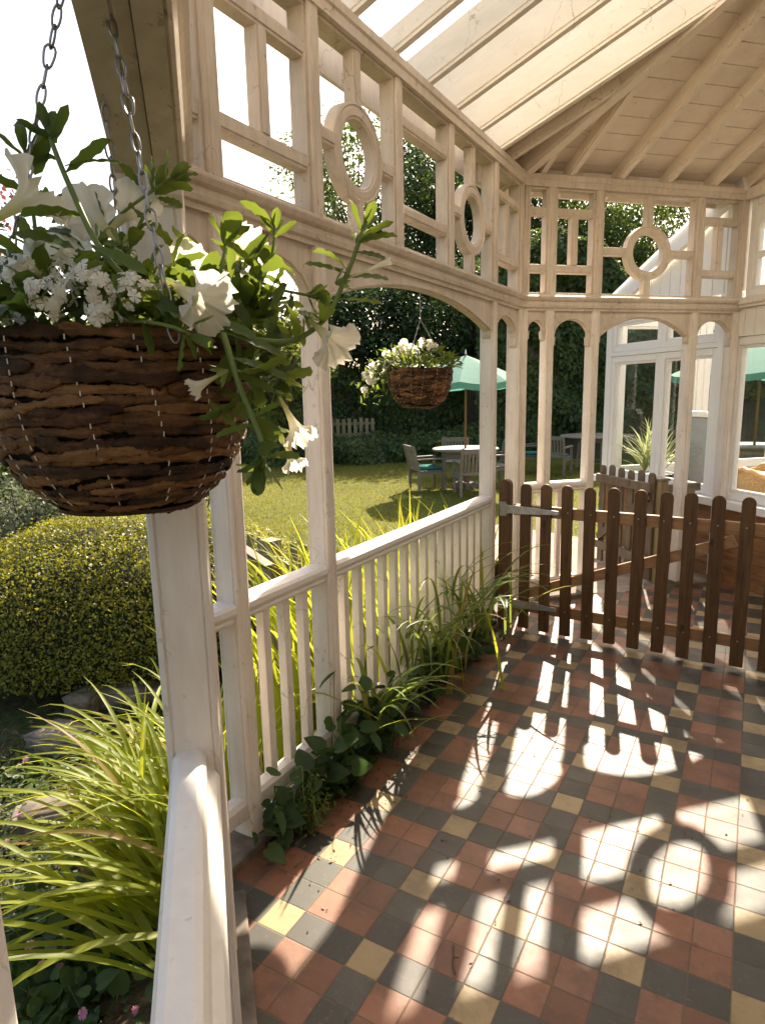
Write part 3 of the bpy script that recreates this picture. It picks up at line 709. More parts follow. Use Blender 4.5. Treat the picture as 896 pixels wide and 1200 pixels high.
gbar(gate, .05, .776, 1.70, .776, .068, 'rail', 'gaterail'); gbar(gate, .05, .158, 1.70, .158, .068, 'rail', 'gaterail')
gbar(gate, .10, .225, 1.28, .708, .062, 'brace', 'gaterail', .030, -.027)
for z in (.782, .176):
    mb = MB(); o = gp+gn*.0125
    mb.prism([(.02, -.026), (.10, -.026), (.345, -.012), (.352, 0), (.345, .012), (.10, .026), (.02, .026)], o+Z3*z, gt, Z3, gn, 0, .006)
    mb.tube([o+gt*.012+gn*.004+Z3*(z-.034), o+gt*.012+gn*.004+Z3*(z+.034)], .011, 8)
    for ss in (.05, .14, .23): mb.tube([o+gt*ss+gn*.004+Z3*z, o+gt*ss+gn*.010+Z3*z], .007, 8)
    mb.build('strap_hinge', 'steel', gate, .001)
mb = MB()
for i in range(12):
    for z in (.776, .158): mb.tube([gp+gt*.133*(i+1)+gn*.008+Z3*(z+.012), gp+gt*.133*(i+1)+gn*.0125+Z3*(z+.012)], .004, 6)
mb.build('nail_heads', 'steel', gate)
hp = thing('hinge_post', (gp.x, gp.y, 0), 'dark stained post with rounded head carrying the gate hinges beside white veranda post', 'post')
picket(gp-gn*.012, gt, gn, .075, .004, .965, .05, 'post', 'gate', hp)
mb = MB()
for z in (.782, .176): mb.frame(gp, gt, gn, Z3, (-.03, .0135, z-.045), (.012, .019, z+.045))
mb.build('hinge_plate', 'steel', hp, .001)
lp = gp+gt*1.745
lt = thing('latch_post', (lp.x, lp.y, 0), 'dark stained latch post at the free end of the picket gate', 'post')
picket(lp-gn*.012, gt, gn, .075, .004, .965, .05, 'post', 'gate', lt)
mb = MB(); mb.frame(lp, gt, gn, Z3, (-.10, .0135, .80), (.02, .020, .835)); mb.tube([lp+gt*-.04+gn*.02+Z3*.817, lp+gt*-.04+gn*.045+Z3*.817], .008, 8); mb.build('latch', 'steel', lt, .001)
# second gate standing open outside the end bay
g2 = thing('garden_gate', tuple(C.p(1.23, -.12, 0)), 'weathered picket gate with diagonal brace standing open outside the end arch', 'gate')
o = C.p(1.23, -.14, 0); t2 = -C.n; n2 = -C.t
for i in range(6): picket(o+t2*(.06+.128*i)-n2*.0, t2, n2, .07, .0, .86+.008*math.sin(i*2), .02, 'picket', 'gate2', g2)
for z, h in ((.745, .07), (.16, .07)):
    mb = MB(); mb.bar(o+t2*.02+n2*.03+Z3*z, o+t2*.74+n2*.03+Z3*z, .035, h); mb.build('rail', 'gate2', g2, .003)
mb = MB(); mb.bar(o+t2*.05+n2*.029+Z3*.68, o+t2*.70+n2*.029+Z3*.22, .03, .06); mb.build('brace', 'gate2', g2, .003)
gp2 = thing('timber_gate_post', tuple(C.p(1.29, -.16, 0)), 'square brown timber gate post outside the end arch', 'post')
mb = MB(); mb.frame(C.p(1.285, -.17, 0), C.t, C.n, Z3, (-.035, -.05, -.3), (.035, .05, .80)); mb.build('post', 'oldfence', gp2, .006)
mb = MB(); mb.frame(C.p(1.285, -.17, 0), C.t, C.n, Z3, (-.045, -.06, .802), (.045, .06, .82)); mb.build('cap', 'greywood', gp2, .004)
fp = thing('side_fence', tuple(C.p(1.5, -.2, 0)), 'short brown board fence between the gate post and the garden room', 'fence')
for k in range(3):
    mb = MB(); mb.frame(C.p(1.36+.1*k, -.17, 0), C.t, C.n, Z3, (-.04, -.012, -.1), (.04, .012, .70+.01*k)); mb.build('board', 'oldfence', fp, .003)
mb = MB(); mb.frame(C.p(1.33, -.19, 0), C.t, C.n, Z3, (0, -.02, .70), (.33, .02, .76)); mb.build('rail', 'greywood', fp, .003)

# ------------------------------------------------------------------ plants: leaf and flower makers
def blade_leaf(vs, fs, base, d, nrm, L, W, curl=.5, fold=.25, seg=9):
    d = Vector(d).normalized(); nrm = Vector(nrm); nrm = (nrm-d*nrm.dot(d)).normalized(); sd = d.cross(nrm)
    o = len(vs); p = Vector(base); dd = d.copy(); nn = nrm.copy()
    for i in range(seg+1):
        t = i/seg; w_ = W*.5*min(1., 1.92*(t+.02)**.72*(1-t)**.42 if t < 1 else 0)+.0004
        wav = .06*W*math.sin(i*2.1+L*300)
        vs += [tuple(p-sd*w_+nn*(w_*fold+wav)), tuple(p), tuple(p+sd*w_+nn*(w_*fold-wav))]
        p = p+dd*(L/seg); a = -curl/seg; dd2 = dd*math.cos(a)+nn*math.sin(a); nn = nn*math.cos(a)-dd*math.sin(a); dd = dd2
    for i in range(seg):
        a = o+3*i; fs += [(a, a+1, a+4, a+3), (a+1, a+2, a+5, a+4)]
def spline(pts, n=24):
    pts = [Vector(p) for p in pts]; out = []
    P = [pts[0]*2-pts[1]]+pts+[pts[-1]*2-pts[-2]]
    m = len(pts)-1
    for i in range(m):
        a, b, c, d = P[i:i+4]
        k = max(2, n//m)
        for j in range(k):
            t = j/k
            out.append(.5*((2*b)+(c-a)*t+(2*a-5*b+4*c-d)*t*t+(3*b-a-3*c+d)*t**3))
    out.append(pts[-1]); return out
def petunia(par, base, axis, L, R, open_=1., seed=0, name='flower'):
    rs = random.Random(seed); axis = Vector(axis).normalized(); u = axis.orthogonal().normalized(); v = axis.cross(u)
    mb = MB(); k = 50; rings = []
    prof = [(0, .07), (.15, .09), (.35, .13), (.55, .20), (.70, .32), (.80, .47), (.88, .64), (.95, .82), (.985, .94), (1., 1.0)]
    th, ve = [], []; ph = rs.random()*6
    for t, r in prof:
        for j in range(k):
            a = 2*PI*j/k; fl = max(0, (t-.6)/.4)
            lobe = abs(math.cos(2.5*a+ph)); notch = 1-.20*fl**2*(1-lobe)**2.2
            rr = R*(r*open_**(fl*1.3))*notch*(1+.05*fl*math.sin(3*a+ph*2)); z = L*t - fl**2*R*.34*open_*(lobe*.9) + fl*R*.085*math.sin(10*a+ph)+fl**2*R*.10*math.sin(17*a+2*ph)+fl**3*R*.05*math.sin(31*a+ph)
            mb.v.append(tuple(Vector(base)+axis*z+(u*math.cos(a)+v*math.sin(a))*rr))
            th.append(max(0., 1-t/.72)); ve.append(max(0, 1-abs(((2.5*a+ph)/PI) % 1-.5)*0-0) * (1 if (abs(math.sin(2.5*a+ph-PI/2)) < .12) else 0)*.9)
    n = len(prof)
    mb.f = [(i*k+j, i*k+(j+1) % k, (i+1)*k+(j+1) % k, (i+1)*k+j) for i in range(n-1) for j in range(k)]
    mb.att = {'throat': th, 'vein': ve}
    f = mb.build(name, 'petal', par, smooth=True)
    cx = MB()
    for j in range(5):
        a = 2*PI*j/5+rs.random(); rd = (u*math.cos(a)+v*math.sin(a))
        vs, fs = [], []; blade_leaf(vs, fs, Vector(base)-axis*.004+rd*.003, axis*.8+rd*.55, rd, .020, .006, -.3, .2, 4); cx.add(vs, fs)
    cx.tube([Vector(base)-axis*.006, Vector(base)+axis*.004], [.002, .004], 6)
    cx.build('calyx', 'stem', f, smooth=True)
    return f
def floret(mb, c, n, R, rs):
    n = Vector(n).normalized(); u = n.orthogonal().normalized(); v = n.cross(u); a0 = rs.random()*6
    c = Vector(c)
    for j in range(5):
        a = a0+2*PI*j/5; d = u*math.cos(a)+v*math.sin(a); s_ = n.cross(d)
        w1 = .40+.06*rs.random(); cu = rs.uniform(-.1, .16)
        mb.add([c+n*.001, c+d*R*.40-s_*R*.24+n*R*.08, c+d*R*.80-s_*R*w1+n*R*cu, c+d*R*1.0-s_*R*.24+n*R*(cu-.05), c+d*R*.90+n*R*.08, c+d*R*1.0+s_*R*.24+n*R*(cu-.08), c+d*R*.80+s_*R*w1+n*R*(cu-.02), c+d*R*.40+s_*R*.24+n*R*.10], [(0, 1, 2, 4), (2, 3, 4), (0, 4, 6, 7), (4, 5, 6)])
def chain_mesh(a, b, link=.026, r=.0015, w=.0072):
    mb = MB(); a, b = Vector(a), Vector(b); t = (b-a); L = t.length; t /= L; n = max(2, int(L/(link*.80))); st = L/n
    u = t.orthogonal().normalized(); v = t.cross(u)
    for i in range(n):
        ang = (i % 2)*PI/2+random.uniform(-.45, .45); s_ = u*math.cos(ang)+v*math.sin(ang); c = a+t*(st*(i+.5))
        pts = []
        for j in range(15):
            q = 2*PI*j/14; x = math.cos(q); wd = w*(.75+.45*max(0, x)) if (i % 3 == 0) else w*.62
            pts.append(c+t*(x*st*.60)+s_*(math.sin(q)*wd))
        mb.tube(pts, r, 5, cap=False)
    return mb
def basket_bowl(root, c, R, H, courses, rich=True):
    """woven bowl: liner plus courses of overlapping bark splints"""
    c = Vector(c)
    def rad_at(t): return R*(1-.015*t)*math.sqrt(max(0.02, 1-(.94*t)**2.7)) if t > 0 else R
    mb = MB(); mb.lathe([(rad_at(i/14)-.007, -H*i/14) for i in range(15)], c, 48); mb.build('liner', 'liner', root, smooth=True)
    mb = MB(); hgt = H/courses; rs = random.Random(5)
    for q in range(courses):
        a = rs.random()*6; end = a+2*PI*1.08; lvl = q
        while a < end:
            da = rs.uniform(.45, 1.35) if rich else rs.uniform(.5, .8)
            n = 40 if rich else 8; th = rs.uniform(.0020, .0038)*(R/.18); tilt = rs.uniform(-.42, .42)*hgt; hw = hgt*rs.uniform(.46, .76); of = rs.uniform(-.24, .24)*hgt; out = rs.uniform(0, .0065)*(R/.18)
            ring = []; k = 8
            p1, p2 = rs.random()*6, rs.random()*6
            for i in range(n+1):
                f = i/n; ang = a+da*f; z = (lvl+.5)*hgt+of+tilt*(f-.5)*2+.10*hgt*math.sin(f*7+p1)
                endt = min(1, f/.10, (1-f)/.10)*.6+.4
                t = min(.995, max(.0, z/H)); rr = rad_at(t)+out+.0012*math.sin(f*9+p2)
                t2 = min(.999, t+.02); sl = Vector(((rad_at(t2)-rad_at(t)), -(t2-t)*H)).normalized()  # (dr,dz) down the wall
                er = Vector((math.cos(ang), math.sin(ang), 0))
                dn = er*sl.x+Z3*sl.y; ou = er*(-sl.y)+Z3*sl.x
                base = c+er*rr-Z3*z
                hh = hw*endt*(1+.22*math.sin(f*11+p2)+.13*math.sin(f*29+p1)+.08*math.sin(f*61+p2)); tt = th*(1+.3*math.sin(f*13+p1))
                jt = [1+rs.gauss(0, .16 if rich else .05) for j in range(k)]; ring += [tuple(base+dn*(hh*math.cos(2*PI*j/k)*(1+(jt[j]-1)*.8))+ou*(tt*math.sin(2*PI*j/k)*jt[j]*(1 if math.sin(2*PI*j/k) > 0 else .3))) for j in range(k)]
            fs = [(i*k+j, i*k+(j+1) % k, (i+1)*k+(j+1) % k, (i+1)*k+j) for i in range(n) for j in range(k)]+[tuple(range(k)), tuple(range(n*k, n*k+k))]
            mb.add(ring, fs); a += da*rs.uniform(.80, .95)
    mb.lathe([(0.001, -H*.985), (rad_at(.93), -H*.975), (rad_at(.93), -H*.955)], c, 40)
    bowl = mb.build('bowl', 'bark', root, smooth=True)
    # pale stitching, broken pieces showing between the courses
    st = MB(); ns = 16
    for s_ in range(ns):
        a = 2*PI*s_/ns+.2; dr = rs.uniform(-.018, .018)
        for q in range(courses-2):
            z = (q+.86)*hgt; t = z/H; a2 = a+dr*q
            pp = []
            for zz in (z-hgt*.22, z+hgt*.26):
                rr = rad_at(min(.99, zz/H))+.0082*(R/.18); pp.append(c+Vector((math.cos(a2), math.sin(a2), 0))*rr-Z3*zz)
            if rs.random() < .88: st.tube(pp, .00085*(R/.18), 5)
    tag(st.build('stitching', 'stitch', bowl), kind='stuff')
    return bowl

# ------------------------------------------------------------------ near hanging basket
BC = at(138, 398, .90)
hook = Vector((BC.x, BC.y, 2.10))
nb = thing('hanging_basket', tuple(BC), 'large rustic bark hanging basket of white petunias close beside the big white post', 'hanging basket', 'hanging baskets under the veranda arches')
basket_bowl(nb, BC, .178, .238, 19)
hk = at(98, -140, .72)
for (px, py, d) in ((4, 340, .80), (206, 400, .745), (150, 392, 1.05)):
    a = at(px, py, d); ch = chain_mesh(a, hk); ch.build('chain', 'chain', nb, smooth=True)
mb = MB(); mb.tube([hk, hk+Z3*.02, hk+Vector((.012, .012, .035)), hk+Vector((.02, .02, .02))], .0025, 6); mb.bar(hk+Z3*.03, hk-Vector((Q, Q, 0))*.14+Z3*.03, .02, .008); mb.build('hook', 'steel', nb)
rs = random.Random(21)
lv, lf = [], []
# body of the planting
for i in range(330):
    a = rs.random()*2*PI; r = .185*math.sqrt(rs.random()); hz = .12*(1-(r/.2)**2)*rs.random()**.6
    p = BC+Vector((math.cos(a)*r, math.sin(a)*r, hz-.006)); d = Vector((math.cos(a)*(.4+r*4), math.sin(a)*(.4+r*4), rs.uniform(-.1, .9)))+Vector((rs.gauss(0, .4), rs.gauss(0, .4), rs.gauss(0, .3)))
    blade_leaf(lv, lf, p, d, Vector((rs.gauss(0, .4), rs.gauss(0, .4), 1)), rs.uniform(.034, .068), rs.uniform(.014, .026), rs.uniform(-.2, 1.1), rs.uniform(.1, .4))
for (px, py, d, sx, sy, n) in ((300, 360, .88, 36, 40, 55), (265, 350, .90, 36, 30, 36), (300, 430, .83, 22, 50, 34), (60, 340, .88, 70, 34, 80), (150, 350, .86, 60, 26, 60), (100, 290, .92, 70, 34, 36)):
    for i in range(n):
        p = at(px+rs.gauss(0, sx*.6), py+rs.gauss(0, sy*.6), d+rs.gauss(0, .03)); blade_leaf(lv, lf, p, Vector((rs.gauss(0, 1), rs.gauss(0, 1), rs.gauss(.2, .8))), Vector((rs.gauss(0, .5), rs.gauss(0, .5), 1)), rs.uniform(.028, .060), rs.uniform(.012, .022), rs.uniform(-.2, 1.), rs.uniform(.1, .4))
mb = MB(); mb.add(lv, lf); mb.build('foliage', 'petleaf', nb, smooth=True)
def shoot(pts, r0, r1, spacing, leafL, leafW, par, seed, start=.1, tip=True, vary=.35, droop=.5):
    leafL *= 1.12; leafW *= 1.22
    rs = random.Random(seed); P = spline([at(*p) for p in pts], 36); n = len(P)
    mb = MB(); mb.tube(P, [r0+(r1-r0)*i/(n-1) for i in range(n)], 7); st = mb.build('stem', 'stem', par, smooth=True)
    vs, fs = [], []; acc = 0; ang = rs.random()*6; tot = sum((P[i+1]-P[i]).length for i in range(n-1)); run = 0
    for i in range(n-1):
        seg = P[i+1]-P[i]; run += seg.length; acc += seg.length
        if run/tot < start: continue
        if acc > spacing:
            acc = 0; ang += 2.4+rs.uniform(-.5, .5); t = seg.normalized(); u = t.orthogonal().normalized(); v = t.cross(u); o = u*math.cos(ang)+v*math.sin(ang)
            k = rs.uniform(1-vary, 1+vary*.6)
            blade_leaf(vs, fs, P[i]+o*r0*.6, o*.95+t*rs.uniform(.1, .7), t*.9+Z3*.4+o*.1, leafL*k, leafW*k, rs.uniform(-.2, 1.0)*droop*2, rs.uniform(.15, .4), 11)
    if tip:
        t = (P[-1]-P[-3]).normalized(); u = t.orthogonal().normalized(); v = t.cross(u)
        for j in range(6):
            a = j*2.4; o = u*math.cos(a)+v*math.sin(a); blade_leaf(vs, fs, P[-1]-t*.004*j, t*(.9-.1*j)+o*(.25+.1*j), o*-1+t*.2, leafL*(.45+.07*j), leafW*(.5+.05*j), -.3, .35, 6)
    mb = MB(); mb.add(vs, fs); mb.build('leaves', 'petleaf', st, smooth=True); return P
shoot([(185, 372, .76), (165, 345, .74), (118, 292, .73), (85, 225, .74), (66, 180, .75), (56, 150, .755)], .0042, .0026, .05, .052, .016, nb, 1, .55)
shoot([(135, 372, .86), (150, 300, .86), (170, 250, .87), (186, 214, .88)], .003, .002, .034, .05, .020, nb, 2, .3)
shoot([(255, 385, .80), (300, 398, .79), (345, 398, .79), (382, 372, .79), (405, 325, .79), (420, 285, .79), (429, 258, .79)], .0036, .0026, .032, .048, .017, nb, 3, .12)
shoot([(232, 370, .80), (252, 340, .82), (262, 300, .83), (266, 268, .83)], .0026, .0016, .026, .045, .020, nb, 4, .2)
shoot([(262, 380, .84), (300, 340, .86), (318, 300, .87), (322, 262, .87)], .0026, .0016, .024, .043, .017, nb, 5, .2)
shoot([(262, 392, .76), (272, 425, .75), (284, 462, .75), (300, 500, .75), (310, 530, .75), (306, 556, .75)], .0042, .0028, .026, .047, .019, nb, 6, .12)
shoot([(285, 385, .86), (322, 420, .84), (332, 452, .83)], .0026, .0018, .022, .045, .018, nb, 7, .15)
shoot([(60, 375, .84), (110, 310, .85), (130, 262, .85), (205, 205, .86)], .003, .0018, .034, .05, .02, nb, 8, .3)
shoot([(30, 370, .80), (42, 290, .79), (35, 220, .79), (28, 170, .79)], .003, .0016, .034, .052, .018, nb, 9, .35)
shoot([(255, 378, .90), (285, 330, .92), (330, 340, .9), (372, 348, .88)], .0026, .0018, .026, .043, .016, nb, 10, .2)
shoot([(120, 380, .76), (160, 376, .73), (205, 384, .72), (232, 398, .73)], .0026, .0018, .022, .045, .017, nb, 12, .1)
# named leaves that read clearly in front
lv, lf = [], []
def pxleaf(px, py, d, px2, py2, d2, W, nrm=None, curl=.4):
    a, b = at(px, py, d), at(px2, py2, d2); blade_leaf(lv, lf, a, b-a, nrm or (-CF*.6+Z3*.8), (b-a).length, W, curl, .22, 14)
for q in ((88, 292, .72, 14, 262, .70, .026), (108, 290, .72, 170, 308, .70, .020), (62, 160, .75, 12, 135, .75, .014), (66, 168, .75, 58, 122, .755, .013), (76, 195, .745, 138, 178, .74, .013), (160, 330, .74, 215, 372, .72, .022), (378, 376, .79, 352, 362, .77, .016), (408, 322, .79, 358, 300, .77, .014), (400, 326, .79, 455, 318, .78, .014), (415, 296, .79, 452, 298, .78, .015), (300, 498, .75, 250, 505, .74, .013), (298, 490, .75, 322, 470, .73, .017), (312, 535, .75, 350, 530, .74, .015), (305, 540, .75, 300, 580, .74, .018), (292, 470, .75, 268, 488, .75, .016), (275, 440, .75, 322, 452, .74, .014), (272, 420, .75, 340, 435, .75, .016), (186, 222, .88, 228, 195, .87, .022), (184, 232, .88, 212, 238, .87, .020), (230, 372, .78, 300, 384, .76, .020), (235, 380, .77, 330, 400, .76, .018), (20, 300, .74, -30, 330, .72, .02), (40, 375, .73, 10, 345, .72, .016)): pxleaf(*q)
mb = MB(); mb.add(lv, lf); mb.build('foliage', 'petleaf', nb, smooth=True)
for i, (b, o, R, op, name) in enumerate((
        ((186, 328, .765), (246, 356, .735), .040, 1.0, 'flower'), ((360, 372, .795), (396, 407, .775), .034, 1.0, 'flower'),
        ((326, 462, .80), (352, 512, .785), .024, .95, 'flower'), ((328, 505, .80), (346, 545, .79), .019, .9, 'flower'), ((262, 437, .745), (226, 456, .735), .019, .75, 'flower'),
        ((-12, 262, .72), (48, 222, .735), .046, 1.0, 'flower'), ((140, 285, .80), (105, 248, .86), .038, 1.0, 'flower'), ((118, 280, .82), (160, 240, .88), .034, 1.0, 'flower'),
        ((268, 312, .92), (292, 284, .95), .033, 1., 'flower'), ((55, 330, .75), (20, 300, .73), .034, 1., 'flower'), ((95, 330, .86), (78, 292, .90), .036, 1., 'flower'), ((205, 330, .90), (222, 300, .93), .03, 1., 'flower'), ((165, 335, .92), (140, 310, .9), .03, 1., 'flower'),
        ((398, 330, .79), (452, 308, .78), .010, .55, 'bud'), ((420, 280, .79), (428, 262, .79), .006, .5, 'bud'))):
    p0, p1 = at(*b), at(*o); petunia(nb, p0, p1-p0, (p1-p0).length*1.12, R, op, 40+i, name)
for i, (px, py, d, R, n) in enumerate(((62, 352, .725, .030, 30), (112, 340, .725, .030, 30), (160, 348, .72, .026, 26), (28, 325, .74, .028, 24), (120, 372, .73, .020, 18), (90, 318, .76, .026, 20), (20, 372, .75, .020, 14), (200, 345, .78, .018, 12), (228, 350, .88, .02, 12))):
    rs = random.Random(90+i); mb = MB(); c = at(px, py, d)
    for k in range(n):
        v = Vector((rs.gauss(0, 1), rs.gauss(0, 1), rs.gauss(.3, 1)))-CF*1.0; v.normalize(); floret(mb, c+v*R*rs.uniform(.6, 1.12), v+Vector((rs.gauss(0, .3),)*3), rs.uniform(.0062, .0088), rs)
    mb.build('verbena_head', 'floret', nb)

# ------------------------------------------------------------------ far hanging basket
FC = Vector((-1.435, 2.90, 1.625))
fbk = thing('hanging_basket', tuple(FC), 'smaller wicker hanging basket of white flowers hung from the long arch before the lawn', 'hanging basket', 'hanging baskets under the veranda arches')
basket_bowl(fbk, FC, .155, .19, 12, rich=False)
hk = Vector((-1.43, 2.90, 1.975))
for a in (.5, 2.6, 4.7):
    chain_mesh(FC+Vector((math.cos(a)*.14, math.sin(a)*.14, 0)), hk-Z3*.12, .022, .0012, .004).build('chain', 'chain', fbk)
mb = MB(); mb.tube([hk-Z3*.12, hk+Z3*.02], .0022, 6); mb.build('hook', 'steel', fbk)
rs = random.Random(4); lv, lf = [], []
for i in range(430):
    a = rs.random()*2*PI; r = .19*math.sqrt(rs.random()); hz = .10*rs.random()*(1-(r/.22)**2)
    p = FC+Vector((math.cos(a)*r, math.sin(a)*r, hz)); d = Vector((math.cos(a), math.sin(a), rs.uniform(-.3, 1.6)))
    blade_leaf(lv, lf, p, d, Vector((rs.gauss(0, .5), rs.gauss(0, .5), 1)), rs.uniform(.025, .055), rs.uniform(.010, .016), .5, .2, 3)
dl = (-CR*.95-CF*.1).normalized()
for i in range(130):
    q = rs.random(); p = FC+dl*(.12+.14*q)+Vector((rs.gauss(0, .035), rs.gauss(0, .035), .03+rs.gauss(0, .03)-.17*q*q)); blade_leaf(lv, lf, p, Vector((rs.gauss(0, 1), rs.gauss(0, 1), rs.gauss(-.3, .7))), Z3+Vector((rs.gauss(0, .4), 0, 0)), .04, .014, .5, .2, 3)
mb = MB(); mb.add(lv, lf); mb.build('foliage', 'petleaf', fbk, smooth=True)
for i in range(30):
    q = rs.random()
    if i < 16: p = FC+dl*(.06+.21*q)+Vector((rs.gauss(0, .03), rs.gauss(0, .03), .055+rs.gauss(0, .025)-.17*q*q))
    else:
        a = rs.random()*2*PI; r = .16*rs.random(); p = FC+Vector((math.cos(a)*r, math.sin(a)*r, .075+.05*rs.random()))-CR*.05
    ax = Vector((rs.gauss(0, .5), rs.gauss(0, .5), rs.gauss(.2, .5)))-CF*.9-CR*.2; ax.normalize()
    petunia(fbk, p-ax*.025, ax, .036, rs.uniform(.019, .028), 1., 200+i)

# ------------------------------------------------------------------ strap-leaved clumps
def straps(name, label, cat, spots, mat, group=None):
    """spots: list of (base, n, az0, az1, L0, L1, el0, el1, droop0, droop1, w0, w1, seed)"""
    b0 = spots[0][0]; root = thing(name, tuple(b0), label, cat, group)
    vs, fs = [], []
    for (b, n, a0, a1, L0, L1, e0, e1, d0, d1, w0, w1, sp, seed) in spots:
        rs = random.Random(seed)
        for i in range(n):
            p = Vector(b)+Vector((rs.gauss(0, sp), rs.gauss(0, sp), 0)); p.z = b[2]
            strap_leaf(vs, fs, p, rs.uniform(a0, a1), rs.uniform(L0, L1), rs.uniform(e0, e1), rs.uniform(d0, d1), rs.uniform(w0, w1), 10, rs.uniform(-.6, .6))
    mb = MB(); mb.add(vs, fs); mb.build('leaves', mat, root, smooth=True); return root
straps('day_lily', 'big sunlit yellow green day lily clump arching left below the near handrail', 'plant',
       [(Vector((-1.95, 1.70, -.42)), 90, 2.3, 4.2, .6, 1.0, .5, 1.15, 1.1, 2.2, .022, .034, .11, 1), (Vector((-2.2, 1.95, -.45)), 80, 2.2, 4.2, .6, .95, .5, 1.15, 1.2, 2.2, .022, .034, .12, 2), (Vector((-1.75, 1.45, -.45)), 60, 2.5, 4.4, .6, 1.0, .45, 1.0, 1.1, 2.2, .022, .034, .10, 3), (Vector((-2.45, 2.3, -.5)), 50, 2.0, 4.2, .5, .8, .6, 1.2, 1.4, 2.4, .018, .028, .12, 4)], 'strap')
straps('day_lily', 'tall bright day lily clump standing behind the long balustrade near the gate end', 'plant',
       [(Vector((-1.72, 3.1, -.25)), 95, 1.3, 5.0, 0.75, 1.22, 1.2, 1.56, .3, 1.2, .020, .034, .20, 5), (Vector((-1.75, 3.6, -.25)), 85, 1.3, 5.0, 0.75, 1.25, 1.2, 1.56, .3, 1.2, .020, .034, .20, 6)], 'strap')
straps('day_lily', 'bright day lily clump with upright blades behind the middle of the long balustrade', 'plant',
       [(Vector((-1.72, 2.35, -.25)), 74, 1.3, 5.0, 0.8, 1.36, 1.25, 1.56, .2, 1., .022, .036, .12, 7), (Vector((-1.8, 2.75, -.25)), 95, 1.3, 5.0, 0.75, 1.26, 1.2, 1.55, .3, 1.2, .020, .034, .2, 8)], 'strap')
straps('day_lily', 'lily clump seen through the near short balustrade beside the old fence', 'plant',
       [(Vector((-1.80, 1.80, -.3)), 34, 0, 6.28, .6, 1.05, 1.0, 1.45, .8, 2.0, .016, .026, .14, 9)], 'strap')
straps('spider_plant', 'arching strap leaved plant pushing through the balusters onto the tiles', 'plant',
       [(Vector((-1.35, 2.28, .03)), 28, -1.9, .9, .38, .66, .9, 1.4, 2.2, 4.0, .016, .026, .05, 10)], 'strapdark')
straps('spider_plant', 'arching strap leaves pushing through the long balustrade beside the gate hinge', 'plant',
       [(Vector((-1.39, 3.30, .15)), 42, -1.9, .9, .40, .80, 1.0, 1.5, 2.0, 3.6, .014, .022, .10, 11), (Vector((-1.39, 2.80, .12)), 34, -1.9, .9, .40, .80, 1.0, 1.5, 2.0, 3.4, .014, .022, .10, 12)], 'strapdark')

# ------------------------------------------------------------------ low weeds and ground plants
def round_leaves(P, N, size, asp=.8, jit=.5, rng=RNG):
    n = len(P); N = np.asarray(N, float)+rng.normal(0, jit, (n, 3)); N /= np.linalg.norm(N, axis=1)[:, None]
    a = rng.normal(0, 1, (n, 3)); T = a-N*(a*N).sum(1)[:, None]; T /= np.linalg.norm(T, axis=1)[:, None]; B = np.cross(N, T)
    L = (size*(.45+.9*rng.random(n)))[:, None]
    out = [(0, 0, 0), (.33, 0, -.03), (.66, 0, -.06), (1., 0, -.16)]
    sd = [(-.10, .20, .05), (.08, .42, .09), (.36, .46, .07), (.64, .33, .02), (.86, .14, -.07)]
    v = [P+T*L*x+N*L*z for x, y, z in out]+[P+T*L*x+B*L*y*asp*1.05+N*L*z for x, y, z in sd]+[P+T*L*x-B*L*y*asp*1.05+N*L*z for x, y, z in sd]
    v = np.stack(v, 1); i = np.arange(n)[:, None]*14
    q = [(0, 4, 5, 5), (0, 5, 6, 1), (1, 6, 7, 2), (2, 7, 8, 3)]; q2 = [(0, 10, 9, 9), (0, 1, 11, 10), (1, 2, 12, 11), (2, 3, 13, 12)]
    tri = []
    for f in q+q2:
        tri.append((f[0], f[1], f[2]));
        if f[2] != f[3]: tri.append((f[0], f[2], f[3]))
    return v.reshape(-1, 3), np.concatenate([i+np.array([t]) for t in tri])
def weeds(name, label, cat, pts, size, mat, n, jit=.6, asp=.7, flowers=None, up=.9):
    root = thing(name, tuple(pts[0][0]), label, cat); P = []
    for (c, rx, ry, rz, w_) in pts:
        k = int(n*w_); q = RNG.normal(0, 1, (k, 3))*np.array([rx, ry, rz])*.5; q[:, 2] = np.abs(q[:, 2]); P.append(q+np.array(c))
    P = np.concatenate(P); V, Fq = (round_leaves if size > .04 else leaf_cloud)(P, np.tile([0, 0, up], (len(P), 1)), size, asp, jit)
    np_mesh('leaves', V, Fq, mat, root, True)
    st = MB()
    for i in range(0, len(P), 9):
        p = Vector(P[i]); b = Vector((p.x+random.gauss(0, .03), p.y+random.gauss(0, .03), pts[0][0][2])); st.tube([b, (b+p)/2+Vector((random.gauss(0, .01), random.gauss(0, .01), 0)), p], .0016, 4)
    tag(st.build('stems', 'stem', root), kind='stuff'); return root
weeds('bindweed', 'dark broad leaved weeds along the foot of the balustrade beside the tiles', 'plant', [((-1.30, 1.75, .03), .06, .30, .16, .5), ((-1.30, 2.1, .03), .08, .25, .25, .35), ((-1.32, 2.7, .03), .06, .5, .22, .4), ((-1.30, 3.3, .03), .05, .4, .2, .2)], .07, 'weed', 300, .7, .85)
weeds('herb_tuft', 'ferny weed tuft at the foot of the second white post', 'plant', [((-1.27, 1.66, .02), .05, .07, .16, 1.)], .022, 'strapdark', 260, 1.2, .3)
weeds('ground_cover', 'dark round leaved geranium patch below the near handrail', 'plant', [((-1.75, 1.15, -.62), .35, .3, .14, .6), ((-2.2, 1.3, -.66), .4, .3, .12, .5), ((-1.45, .95, -.60), .3, .25, .16, .4)], .065, 'weed', 1500, .5, .9)
